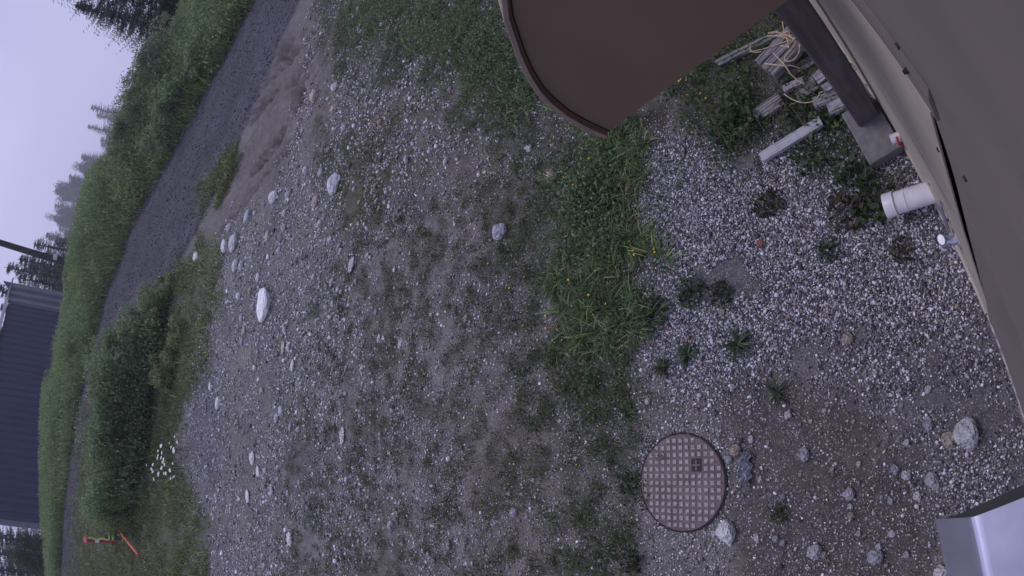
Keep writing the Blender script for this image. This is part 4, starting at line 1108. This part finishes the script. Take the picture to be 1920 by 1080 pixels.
# quarter-round awning over the doorway, seen from the side
AX = 1.0
def xpt(px, py, c=AX):
    v = raydir(px, py); t = c / v[0]; return v[1] * t, CAM_H + v[2] * t
arc = [xpt(*q_) for q_ in [(1137, 250), (1095, 231), (1060, 211), (1032, 188), (1010, 165), (990, 133), (974, 98), (962, 62), (951, 30)]]
y_, z_ = arc[-1]; y0_, z0_ = arc[-2]
dy_, dz_ = y_ - y0_, z_ - z0_
for i in range(7):
    ang_ = math.radians(9); dy_, dz_ = dy_ * math.cos(ang_) - dz_ * math.sin(ang_), dy_ * math.sin(ang_) + dz_ * math.cos(ang_)
    y_ += dy_ * 1.15; z_ += dz_ * 1.15
    arc.append((y_, z_))
    if y_ < 0: break
arc.append((WY, arc[-1][1] + .02))
bot = arc[0][1]
aw = empty('awning', (0, 0, 0)); aw.parent = bld; aw.matrix_parent_inverse = Matrix.Identity(4)
aw['label'] = 'dark brown quarter-round sheet metal awning'
ZOFF = bot
poly = [(WY, bot + .0)] + arc
for (xa, nm) in ((AX, 'side_panel'), (AX + 1.25, 'side_panel')):
    k = MB(); k.prism(poly, 'x', xa, xa + .006); off(k).build(nm, M_awn, aw)
def offset(a, d):
    r = []
    for i in range(len(a)):
        p, q_ = np.array(a[max(i - 1, 0)]), np.array(a[min(i + 1, len(a) - 1)]); t_ = (q_ - p) / np.linalg.norm(q_ - p); r.append((a[i][0] + t_[1] * d, a[i][1] - t_[0] * d))
    return r
outer = offset(arc, .010); inner = offset(arc, -.003)
k = MB(); k.prism(outer + inner[::-1], 'x', AX - .016, AX + 1.27); off(k).build('curved_sheet', M_awnlip, aw, bevel=.002)
k = MB(); rim_in = offset(arc, -.010); rim_in2 = offset(arc, -.0135); k.prism(rim_in + rim_in2[::-1], 'x', AX - .0025, AX - .0002); off(k).build('seam_line', M_gap, aw)
k = MB(); k.box(AX + .001, AX + .02, WY, arc[0][0] - .004, bot - .001, bot + .012); off(k).build('bottom_hem', M_awnlip, aw)

# galvanized hood low on the wall below the camera
hd = empty('vent_hood', (0, 0, 0)); hd.parent = bld; hd['label'] = 'curved galvanized steel hood, bright on top'
HX = -.14
top = [(.160, 2.166), (.150, 2.184), (.093, 2.276), (.088, 2.282), (.082, 2.286), (.078, 2.287), (.050, 2.287), (.015, 2.287), (-.04, 2.287), (WY, 2.287)]
botl = [(WY, 2.085), (-.003, 2.123), (.07, 2.152), (.12, 2.178)]
def dens(a, n=4):
    r = []
    for p, q_ in zip(a[:-1], a[1:]):
        for t_ in range(n): r.append((p[0] + (q_[0] - p[0]) * t_ / n, p[1] + (q_[1] - p[1]) * t_ / n))
    return r + [a[-1]]
k = MB(); o1 = offset(dens(top), .0); i1_ = offset(dens(top), -.002); k.prism(o1 + i1_[::-1], 'x', HX - .62, HX); off(k).build('curved_top', M_galv, hd, smooth=True)
k = MB(); k.prism([(p[0], p[1] - .002) for p in top[::-1]] + [], 'x', HX - .001, HX - .001) if False else None
k.prism([(a, b) for a, b in botl] + [(a - .0025, b - .0025) for a, b in top], 'x', HX - .012, HX - .004); off(k).build('cheek', M_galvside, hd)
k = MB(); k.prism([(a, b) for a, b in botl] + [(a - .0025, b - .0025) for a, b in top], 'x', HX - .61, HX - .602); off(k).build('cheek', M_galvside, hd)
for rx_, ry_ in ((-.22, .06), (-.33, .03)):
    k = MB(); k.tube([(rx_, ry_, 2.276), (rx_, ry_, 2.282)], .004, 8); off(k).build('rivet', M_galv, hd)

# drain pipe stub with coupling rings
k = MB(); pz = .13
pA = (1.085, WY - .05, pz + .01); pB = (1.158, .165, pz)
dv = Vector(pB) - Vector(pA)
def pp(f_): return tuple(Vector(pA) + dv * f_)
def pp0(f_):
    q_ = pp(f_); return (q_[0], q_[1] - WY, q_[2])
k.tube([pp0(f_) for f_ in (0, .3, .60, .605, .63, .635, .80, .805)], [.060, .060, .060, .063, .063, .060, .060, .067], 32, caps=False)
k.tube([pp0(.805), pp0(.99), pp0(1.0)], [.067, .0665, .064], 32, caps=False); k.tube([pp0(1.0), pp0(.99), pp0(.85), pp0(.845)], [.064, .058, .057, .001], 32, caps=False)
pipe = k.build('drain_pipe', M_pvc, bld, smooth=True); pipe['label'] = 'white plastic drain pipe stub'
k = MB(); k.tube([pp0(.80), pp0(.815), pp0(.835)], [.066, .0705, .066], 32, caps=False); k.build('coupling_ring', M_pvc, pipe, smooth=True)
# small capped pipe beside the footing
k = MB(); c_ = TG(1684, 292); k.tube([(float(c_[0]), 0.0, .20), (float(c_[0]) + .01, .055, .20)], .028, 20); sp = k.build('small_pipe', M_pvc, bld, smooth=True); sp['label'] = 'short white pipe stub beside the concrete footing'
k = MB(); k.tube([(float(c_[0]) - .01, .02, .235), (float(c_[0]) - .035, .03, .20), (float(c_[0]) - .035, .015, .17)], .007, 8); k.build('red_clip', M_red, sp, smooth=True)

# faucet (hose bib) on the wall
fx, fz = .735, .50
f_ = empty('faucet', (0, 0, 0)); f_.parent = bld; f_['label'] = 'chromed outdoor faucet'; f_.location = (fx * (1 - 1.7), 0, fz * (1 - 1.7)); f_.scale = (1.7, 1.15, 1.7)
k = MB(); k.tube([(fx - .01, 0, fz), (fx - .01, .006, fz)], .030, 20); k.tube([(fx - .01, 0.006, fz), (fx - .005, .03, fz)], .014, 14); k.build('flange', M_chrome, f_, smooth=True)
k = MB(); k.tube([(fx - .005, .02, fz), (fx, .045, fz), (fx, .060, fz - .012), (fx, .064, fz - .04)], [.013, .014, .012, .011], 14); k.tube([(fx, .064, fz - .03), (fx, .064, fz - .055)], .0155, 14); k.build('spout', M_chrome, f_, smooth=True)
k = MB(); k.tube([(fx, .040, fz + .01), (fx, .050, fz + .03)], .007, 10); k.tube([(fx - .004, .060, fz + .034), (fx - .004, .061, fz + .040), (fx - .004, .062, fz + .046)], [.014, .018, .014], 18); k.build('handle_wheel', M_chrome, f_, smooth=True)
k = MB(); k.tube([(fx + .040, .012, fz + .04), (fx + .040, .012, fz + .06)], .013, 14); k.build('valve_cap', M_chrome, f_, smooth=True)
k = MB(); k.tube([(fx + .045, .0, fz + .15), (fx + .045, .012, fz + .14), (fx + .03, .014, fz + .07), (fx + .01, .02, fz + .03)], .008, 8); k.build('supply_pipe', M_chrome, f_, smooth=True)

# ------------------------------------------------------------------ post on its concrete footing
k = MB(); k.box(1.43, 1.80, -.088, .135, -.25, .085); ft = k.build('concrete_footing', M_conc, None, bevel=.008)
tag(ft, 'square grey concrete footing block carrying the dark post beside the wall', 'footing')
k = MB(); k.box(1.655, 1.80, -.068, .080, .085, 3.75); po = k.build('timber_post', M_post, None, bevel=.014, seg=3)
tag(po, 'dark brown square post standing on the concrete footing next to the wall', 'post')

# ------------------------------------------------------------------ old boards
def board(p1, p2, wpx, th, mat, label, z0=.02, name='board', split=0):
    a = TG(*p1); b = TG(*p2); mid = TG((p1[0] + p2[0]) / 2, (p1[1] + p2[1]) / 2); sl = math.hypot(np.hypot(mid[0], mid[1]), CAM_H)
    dl = math.atan2(CAM_H, np.hypot(mid[0], mid[1]))
    wd = wpx * sl / FOC / math.sin(dl) * .93
    d = b - a; L = math.hypot(d[0], d[1]); az = math.atan2(d[1], d[0])
    e_ = None
    n = 14; v = []; r = random.Random(int(p1[0]))
    def sect(n_, y0, y1):
        vv = []; ff = []
        for i in range(n_ + 1):
            x = L * i / n_; j = (r.uniform(-1, 1) * .035 * wd)
            if i in (0, n_): x += r.uniform(-.01, .01)
            q_ = [(x, y0 + j * .4, 0), (x, y1 + j * .4, 0), (x, y1 + j * .4, th + r.uniform(-.002, .002)), (x, y0 + j * .4, th + r.uniform(-.002, .002))]
            vv += q_
        for i in range(n_):
            for c in range(4): ff.append((i * 4 + c, i * 4 + (c + 1) % 4, i * 4 + 4 + (c + 1) % 4, i * 4 + 4 + c))
        ff += [(3, 2, 1, 0), tuple(n_ * 4 + c for c in range(4))]
        return vv, ff
    k = MB(); parts = split or 1
    for s in range(parts):
        y0 = -wd / 2 + wd * s / parts + (.004 if s else 0); y1 = -wd / 2 + wd * (s + 1) / parts - (.004 if s < parts - 1 else 0)
        vv, ff = sect(n, y0, y1); k.add(vv, ff)
    o_ = k.build(name, mat, None, bevel=.003)
    zz = max(float(zg(a[0], a[1])), float(zg(b[0], b[1])))
    o_.location = (float(a[0]), float(a[1]), zz + z0); o_.rotation_euler = (r.uniform(-.04, .04), r.uniform(-.02, .02), az)
    return tag(o_, label, 'board', 'old boards lying by the post')
board((1434, 300), (1546, 230), 18, .035, M_woodw, 'pale painted plank, cleanest of the old boards, left of the footing')
board((1447, 142), (1512, 72), 44, .09, M_wood, 'thick cracked grey timber under the tangled twine', z0=.03, split=3)
board((1352, 126), (1468, 66), 12, .04, M_wood, 'thin dark split board next to the awning edge', split=2)
board((1420, 222), (1470, 190), 24, .05, M_wood, 'short grey board half buried in weeds', z0=.0)
board((1498, 182), (1535, 158), 26, .04, M_wood, 'mossy grey board between the twine and the post', z0=.0)
board((1535, 162), (1556, 148), 22, .07, M_wood2, 'small pale block closest to the top of the post', z0=.02)
board((1550, 178), (1572, 166), 16, .06, M_wood2, 'middle pale stub of wood against the post', z0=.02)
board((1532, 200), (1578, 184), 20, .05, M_wood, 'cracked stub of wood crossing behind the post foot', z0=.01)
board((1560, 214), (1592, 198), 20, .05, M_wood2, 'split pale stub of wood nearest the footing', z0=.02)
board((1462, 152), (1552, 100), 16, .03, M_wood, 'long dark rotten board beside the thick cracked timber', z0=.0, split=2)
board((1478, 176), (1512, 158), 12, .05, M_wood2, 'narrow broken grey slat between the mossy board and cracked timber', z0=.02)
# tangled pale twine
k = MB()
def strand(pts, z, rad=.0045):
    out_ = []
    n = len(pts)
    for i, q_ in enumerate(pts):
        zz = z[i] if hasattr(z, '__len__') else z
        v = raydir(*q_); t = (CAM_H - zz) / -v[2]; out_.append(Vector((v[0] * t, v[1] * t, zz)))
    sm = []
    for i in range(n - 1):
        p0, p1, p2, p3 = out_[max(i - 1, 0)], out_[i], out_[i + 1], out_[min(i + 2, n - 1)]
        for j in range(5):
            t = j / 5; sm.append(.5 * ((2 * p1) + (-p0 + p2) * t + (2 * p0 - 5 * p1 + 4 * p2 - p3) * t * t + (-p0 + 3 * p1 - 3 * p2 + p3) * t ** 3))
    sm.append(out_[-1]); k.tube(sm, rad, 6)
strand([(1467, 40), (1470, 56), (1476, 72), (1479, 88), (1476, 87)], .17)
strand([(1440, 62), (1455, 60), (1470, 64), (1484, 68), (1492, 72)], .16)
strand([(1437, 68), (1455, 67), (1470, 70), (1486, 76), (1494, 77)], .15)
strand([(1479, 58), (1468, 63), (1462, 66), (1476, 66), (1490, 74)], .18)
strand([(1463, 85), (1474, 87), (1482, 82), (1488, 72), (1480, 64)], .16)
strand([(1491, 76), (1486, 90), (1475, 103), (1471, 111), (1479, 115), (1490, 110), (1498, 98), (1499, 82)], .15)
strand([(1433, 119), (1450, 121), (1466, 123), (1484, 123), (1500, 128)], [.14, .15, .16, .14, .10])
strand([(1450, 99), (1462, 112), (1473, 124), (1482, 138), (1497, 151), (1508, 157)], [.15, .17, .17, .14, .1, .08])
strand([(1408, 83), (1406, 90), (1411, 97), (1421, 98), (1428, 96)], .10)
strand([(1470, 176), (1485, 186), (1503, 192), (1522, 191), (1533, 183), (1537, 174), (1543, 172)], .12, .0035)
strand([(1405, 97), (1430, 92), (1460, 82), (1490, 74)], .13, .003)
tag(k.build('twine', M_rope, None, smooth=True), 'tangle of pale twine lying over the cracked grey timber', 'twine')

k = MB(); rt_ = random.Random(8)
for _ in range(46):
    cx_, cy_ = rt_.choice([(1470, 60), (1450, 190), (1500, 230), (1400, 260), (1540, 330), (1600, 340), (1490, 150), (1420, 200)])
    a = (cx_ + rt_.uniform(-50, 50), cy_ + rt_.uniform(-35, 35)); an = rt_.uniform(0, 6.28); L = rt_.uniform(18, 60)
    strand([a, (a[0] + math.cos(an) * L * .5 + rt_.uniform(-6, 6), a[1] + math.sin(an) * L * .5 + rt_.uniform(-6, 6)), (a[0] + math.cos(an) * L, a[1] + math.sin(an) * L)], [rt_.uniform(.02, .1), rt_.uniform(.06, .16), rt_.uniform(.02, .14)], .0016)
tag(k.build('twigs', M_twig, None), 'thin dead twigs strewn over the boards and weeds', 'twigs', None, 'stuff')

# ------------------------------------------------------------------ manhole cover
mc = TG(1281, 905); ax_ = TG(1330, 905) - mc; mang = math.atan2(ax_[1], ax_[0])
zm = float(zg(mc[0], mc[1])) + .012
mh = empty('manhole_cover', (float(mc[0]), float(mc[1]), zm), mang)
tag(mh, 'round rusty iron manhole cover with raised square studs set in the yard', 'manhole cover')
RMH = .306
k = MB(); seg = 96
k.tube([(0, 0, -.06), (0, 0, .008), (0, 0, .012)], [RMH, RMH, RMH - .006], seg); k.build('plate', M_iron, mh)
k = MB()
ro, ri = RMH + .011, RMH + .003
v = []
for i in range(seg):
    a = 2 * math.pi * i / seg
    v += [(ri * math.cos(a), ri * math.sin(a), .006), (ro * math.cos(a), ro * math.sin(a), .006), (ro * math.cos(a), ro * math.sin(a), -.08), (ri * math.cos(a), ri * math.sin(a), -.08)]
k.add(v, [(i * 4 + c, ((i + 1) % seg) * 4 + c, ((i + 1) % seg) * 4 + (c + 1) % 4, i * 4 + (c + 1) % 4) for i in range(seg) for c in range(4)]); k.build('frame_ring', M_gap, mh)
k = MB(); pit = .0445; sq = .0142
hx_, hy_ = None, None
for i in range(-7, 8):
    for j in range(-7, 8):
        x, y = i * pit, j * pit
        if math.hypot(abs(x) + sq * .6, abs(y) + sq * .6) > RMH - .006: continue
        if i in (2, 3) and j in (2, 3): continue
        v = [(x - sq, y - sq, .012), (x + sq, y - sq, .012), (x + sq, y + sq, .012), (x - sq, y + sq, .012), (x - sq + .002, y - sq + .002, .0165), (x + sq - .002, y - sq + .002, .0165), (x + sq - .002, y + sq - .002, .0165), (x - sq + .002, y + sq - .002, .0165)]
        k.add(v, [(4, 5, 6, 7), (0, 1, 5, 4), (1, 2, 6, 5), (2, 3, 7, 6), (3, 0, 4, 7)])
st = k.build('stud_pattern', M_stud, mh)
k = MB(); c_ = 2.5 * pit; k.box(c_ - .036, c_ + .036, c_ - .040, c_ + .040, .0122, .0136); pk = k.build('lift_pocket', mat_plain('pocket_shade_tone', (.03, .022, .024), .8, scale=40, amt=.5), mh)  # dark pad on the plate; the recess's shade is put into its colour
k = MB(); k.box(c_ - .03, c_ + .03, c_ - .006, c_ + .006, .0137, .017); k.box(c_ - .006, c_ + .006, c_ - .032, c_ + .032, .0138, .0165); k.build('lift_bar', M_iron, pk)

aa_ = RNG.uniform(0, 6.283, 900); rr_m = RMH + RNG.normal(.035, .03, 900); ok = (rr_m > RMH + .012) | (RNG.random(900) < .10)
xy = np.stack([mc[0] + rr_m * np.cos(aa_), mc[1] + rr_m * np.sin(aa_)], 1)[ok]; inn = rr_m[ok] < RMH + .008
pr_ = pebbles('rim_grit', xy, RNG.lognormal(math.log(.0042), .4, len(xy)), Y_ALL, label='loose grit gathered against the manhole rim')
co = np.empty(len(pr_.data.vertices) * 3); pr_.data.vertices.foreach_get('co', co); co = co.reshape(-1, 3); co[np.repeat(inn, len(PEB_V)), 2] += zm + .012 - float(zg(mc[0], mc[1])); pr_.data.vertices.foreach_set('co', co.ravel())

# ------------------------------------------------------------------ litter and small marker things
p = TG(1399, 878); r = random.Random(4); k = MB(); nx_, ny_ = 12, 18; v = []
for i in range(nx_):
    for j in range(ny_):
        u_, w_ = i / (nx_ - 1) - .5, j / (ny_ - 1) - .5
        v.append((u_ * .085 * (1 - .5 * abs(w_)) + .01 * math.sin(w_ * 19), w_ * .19, .012 + .012 * math.sin(u_ * 17 + w_ * 9) + .010 * math.sin(w_ * 31 + u_ * 7) + r.uniform(-.003, .003)))
k.add(v, [(i * ny_ + j, (i + 1) * ny_ + j, (i + 1) * ny_ + j + 1, i * ny_ + j + 1) for i in range(nx_ - 1) for j in range(ny_ - 1)])
o_ = k.build('plastic_scrap', M_rag); o_.location = (float(p[0]), float(p[1]), float(p[2]) + .008); o_.rotation_euler = (0, 0, math.radians(75))
sm_ = o_.modifiers.new('thick', 'SOLIDIFY'); sm_.thickness = .002
tag(o_, 'crumpled grey plastic scrap right of the manhole cover', 'litter')

# red marker post
rb = TG(222, 1017); rbx = np.hypot(rb[0], rb[1])
e = empty('marker_post', rb); tag(e, 'red and white marker post with pink ribbon and yellow-green tape by the road', 'marker post')
hp = (222 - 158) / FOC * rbx * 1.0
k = MB(); k.box(-.045, .045, -.03, .03, -.2, hp * .55); k.build('post', M_redpost, e, bevel=.008)
k = MB(); k.box(-.0455, .0455, -.0305, .0305, hp * .552, hp * .66); k.build('white_band', M_white, e, bevel=.004)
k = MB(); k.box(-.045, .045, -.03, .03, hp * .662, hp * .86); k.build('post_top', M_redpost, e, bevel=.008)
k = MB(); r = random.Random(3)
for i in range(7):
    a = r.uniform(0, 6.28); L = r.uniform(.08, .16); k.tube([(0, 0, hp * .86), (math.cos(a) * L * .5, math.sin(a) * L * .5, hp * .86 + L * .8), (math.cos(a) * L, math.sin(a) * L, hp * .86 + L * .3)], [.03, .045, .02], 6)
k.build('ribbon', M_pink, e)
k = MB(); pts = [(.06 + .02 * math.sin(i * 1.3), -.05, hp * (.86 - .07 * i)) for i in range(9)]; k.tube(pts, [.02 + .012 * (i % 2) for i in range(9)], 5); k.build('tape', M_yel, e)
# black ringed stub beside it
kb = TG(236, 1003)
e = empty('rubber_bollard', kb); tag(e, 'short black rubber stub with yellow rings in the weeds beside the red marker', 'bollard')
k = MB(); k.tube([(0, 0, -.1), (0, 0, .55), (0, 0, .62)], [.16, .15, .10], 16); k.build('body', M_blackp, e, True)
for zz in (.08, .36, .47):
    k = MB(); k.tube([(0, 0, zz), (0, 0, zz + .05)], .163, 20); k.build('ring', M_yel, e, True)
# fallen orange pole
a = TG(241, 980) + np.array([0, 0, .42]); b = TG(268, 1040) + np.array([0, 0, .12])
k = MB(); k.tube([tuple(a), tuple((a + b) / 2 + np.array([0, 0, .02])), tuple(b)], [.038, .038, .038], 14); tag(k.build('orange_pole', M_orange, None, True), 'faded orange plastic pole lying slanted in the verge weeds', 'pole')

# ------------------------------------------------------------------ plants one can tell apart
def rosette(cx, cy, rpx, label, kind='blade', base=(.045, .075, .035)):
    p = TG(cx, cy); rad = rpx * math.hypot(np.hypot(p[0], p[1]), CAM_H) / FOC
    e = empty('weed_plant', p); tag(e, label, 'plant', 'weeds standing in the gravel')
    n = 34 if kind == 'blade' else 90
    a = RNG.uniform(0, 6.28, n)
    if kind == 'blade':
        ti = -RNG.uniform(.5, 1.35, n); R = rots(n, ti, a - np.pi / 2); L = rad * RNG.uniform(.7, 1.25, n)
        scatter('leaf_rosette', BLADE_V * [1, .6, 1], BLADE_F, np.zeros((n, 3)) + [0, 0, .004], R, np.stack([rad * .16 * RNG.uniform(.7, 1.3, n), L, L], 1), greens(n, base, blue=.2, dry=.04), M_leaf, e)
    else:
        rr = rad * np.sqrt(RNG.random(n)); pos = np.stack([np.cos(a) * rr, np.sin(a) * rr, RNG.uniform(.01, 1, n) * rad * .5], 1)
        leaves('leaf_cluster', pos, np.full(n, rad * .42), base, parent=e, blue=.15, tone=greens(n, base, blue=.15, dry=.04))
        s = MB()
        for i in range(6): s.tube([(0, 0, -.01), tuple(pos[i * 7] * .6), tuple(pos[i * 7])], [.003, .002, .001], 4)
        s.build('stem', M_bark, e)
    return e
for a_ in [(1385, 645, 34, 'spiky dark green rosette plant in the gravel'), (1298, 548, 30, 'bushy green plant in the gravel beside the grass strip', 'leaf'), (1352, 550, 24, 'dark small plant above the tan pebble', 'leaf', (.035, .045, .028)),
  (1233, 585, 32, 'leafy plant at the edge of grass strip and gravel', 'leaf'), (1290, 665, 26, 'ragged plant left of the spiky rosette'), (1245, 690, 26, 'thin olive weed above the white pebbles', 'blade', (.06, .06, .03)),
  (1458, 735, 28, 'faded starry rosette flat on the soil', 'blade', (.07, .08, .06)), (1180, 902, 24, 'small tuft touching the left rim of the manhole cover', 'leaf'), (1178, 772, 24, 'green rosette above left of the manhole cover'),
  (1462, 962, 18, 'tiny flat seedling with round leaves in the dark soil', 'leaf', (.07, .09, .05)), (1185, 1050, 26, 'tuft of moss below left of the manhole cover', 'leaf', (.05, .06, .03)), (1640, 385, 46, 'straggly weed before the white drain pipe', 'leaf', (.045, .075, .03)),
  (1590, 400, 36, 'reddish brown weed in the gravel left of the drain pipe', 'leaf', (.07, .06, .035)), (1555, 470, 22, 'small weed alone on the gravel below the pipe', 'leaf'), (1690, 470, 22, 'brown dried tuft on gravel near the faucet', 'leaf', (.06, .05, .03)),
  (1605, 330, 40, 'green weed leaning on the concrete footing', 'leaf'), (1520, 300, 34, 'weed overgrowing the end of the pale plank', 'leaf'), (1385, 235, 50, 'large bushy weed near the short buried board', 'leaf', (.04, .075, .03)),
  (1440, 385, 30, 'olive brown weed in the open gravel', 'leaf', (.055, .055, .03)), (1500, 210, 34, 'weed growing through the old boards', 'leaf'), (1555, 235, 26, 'dark weed against the post foot', 'leaf', (.035, .06, .028))]:
    rosette(*a_)
# daisies and yellow flowers
def flower(mat, rad, hgt, name):
    e = empty(name, (0, 0, 0)); k = MB()
    n = 10; v = [(0, 0, hgt)]
    for i in range(n * 2):
        a = math.pi * i / n; q_ = rad * (1 if i % 2 == 0 else .62); v.append((q_ * math.cos(a), q_ * math.sin(a), hgt + .15 * rad))
    k.add(v, [(0, 1 + i, 1 + (i + 1) % (2 * n)) for i in range(2 * n)]); k.build('petals', mat, e)
    k = MB(); k.tube([(0, 0, hgt), (0, 0, hgt + .12 * rad)], rad * .28, 8); k.build('flower_centre', M_ypetal, e)
    k = MB(); k.tube([(0, 0, 0), (.01, 0, hgt * .5), (0, 0, hgt - .002)], .002 if rad < .02 else .006, 4); k.build('stem', M_grassplain, e)
    return e
M_grassplain = mat_plain('stem_green', (.05, .08, .03), .7)
d0 = flower(M_petal, .042, .34, 'daisy'); first = True
DA = [(300, 858), (305, 850), (318, 842), (322, 848), (331, 846), (313, 866), (298, 872), (325, 862), (332, 868), (336, 878), (340, 858), (320, 880), (312, 884), (323, 888), (330, 890), (306, 894), (318, 896), (326, 898),
      (338, 822), (342, 832), (344, 846), (284, 866), (298, 898), (310, 878), (336, 902), (315, 873), (327, 876), (343, 838), (308, 889), (321, 871), (333, 895), (303, 885), (328, 840), (316, 855), (311, 848)]
for (a, b) in DA:
    o_ = d0 if first else copy_tree(d0); first = False
    p = TG(a + random.uniform(-2, 2), b + random.uniform(-2, 2)); p = TG(a + 12, b)
    o_.location = tuple(map(float, p)); o_.rotation_euler = (random.uniform(.1, .5), random.uniform(-.3, .3), random.uniform(-.4, .4)); s = random.uniform(.7, 1.2); o_.scale = (s, s, s)
    tag(o_, 'white daisy in the patch growing below the berm shrubs', 'flower', 'white daisies below the shrubs')
d1_ = flower(M_ypetal, .0075, .08, 'yellow_flower'); first = True
YF = [(1288, 155), (1292, 160), (1286, 165), (1262, 172), (1258, 175), (1276, 198), (1330, 190), (1334, 194), (1297, 250), (1303, 252), (1132, 277), (1116, 308), (1068, 342), (1064, 338), (1090, 352), (1240, 480), (1206, 482), (1203, 477), (1249, 500),
      (1080, 526), (1037, 590), (1054, 620), (1035, 622), (1060, 708), (1066, 644), (1093, 872), (975, 548), (968, 545), (1370, 90), (1153, 496), (1232, 470), (1047, 638), (1158, 570), (1121, 560)]
for (a, b) in YF:
    o_ = d1_ if first else copy_tree(d1_); first = False
    p = TG(a, b); o_.location = tuple(map(float, p)); o_.rotation_euler = (random.uniform(-.3, .3), random.uniform(-.3, .3), random.uniform(0, 6)); s = random.uniform(.8, 1.4); o_.scale = (s, s, s)
    tag(o_, 'tiny yellow flower in the weeds between yard and gravel', 'flower', 'tiny yellow flowers in the weeds')
# dry stalks lying over the grass strip edge
k = MB()
for (a, b, c, d) in [(1170, 330, 1182, 378), (1178, 370, 1200, 345), (1140, 382, 1190, 366), (1180, 418, 1225, 400), (1200, 392, 1232, 385), (1210, 428, 1240, 405), (1165, 520, 1172, 490), (1098, 640, 1112, 598), (1180, 300, 1190, 350), (1052, 520, 1078, 500), (1220, 455, 1232, 440), (1120, 470, 1150, 440), (985, 205, 950, 225)]:
    p, q_ = TG(a, b), TG(c, d); m = (p + q_) / 2; k.tube([tuple(p + [0, 0, .03]), tuple(m + [.01, .01, .075]), tuple(q_ + [0, 0, .05])], [.0018, .0018, .0008], 5)
tag(k.build('dry_stalks', M_rope, None), 'dry straw stalks bent over the edge of the grass strip', 'stalks', None, 'stuff')
# ------------------------------------------------------------------ misty air
k = MB(); k.box(-440, 440, -440, 440, -3.0, 75)
hm = bpy.data.materials.new('mist'); hm.use_nodes = True; ht = hm.node_tree; ht.nodes.clear()
pv = N(ht, 'ShaderNodeVolumePrincipled'); pv.inputs['Color'].default_value = (.88, .88, .95, 1); pv.inputs['Density'].default_value = .0014; pv.inputs['Anisotropy'].default_value = 0.0
ho = N(ht, 'ShaderNodeOutputMaterial'); ht.links.new(pv.outputs[0], ho.inputs['Volume'])
tag(k.build('haze', hm), kind='stuff')
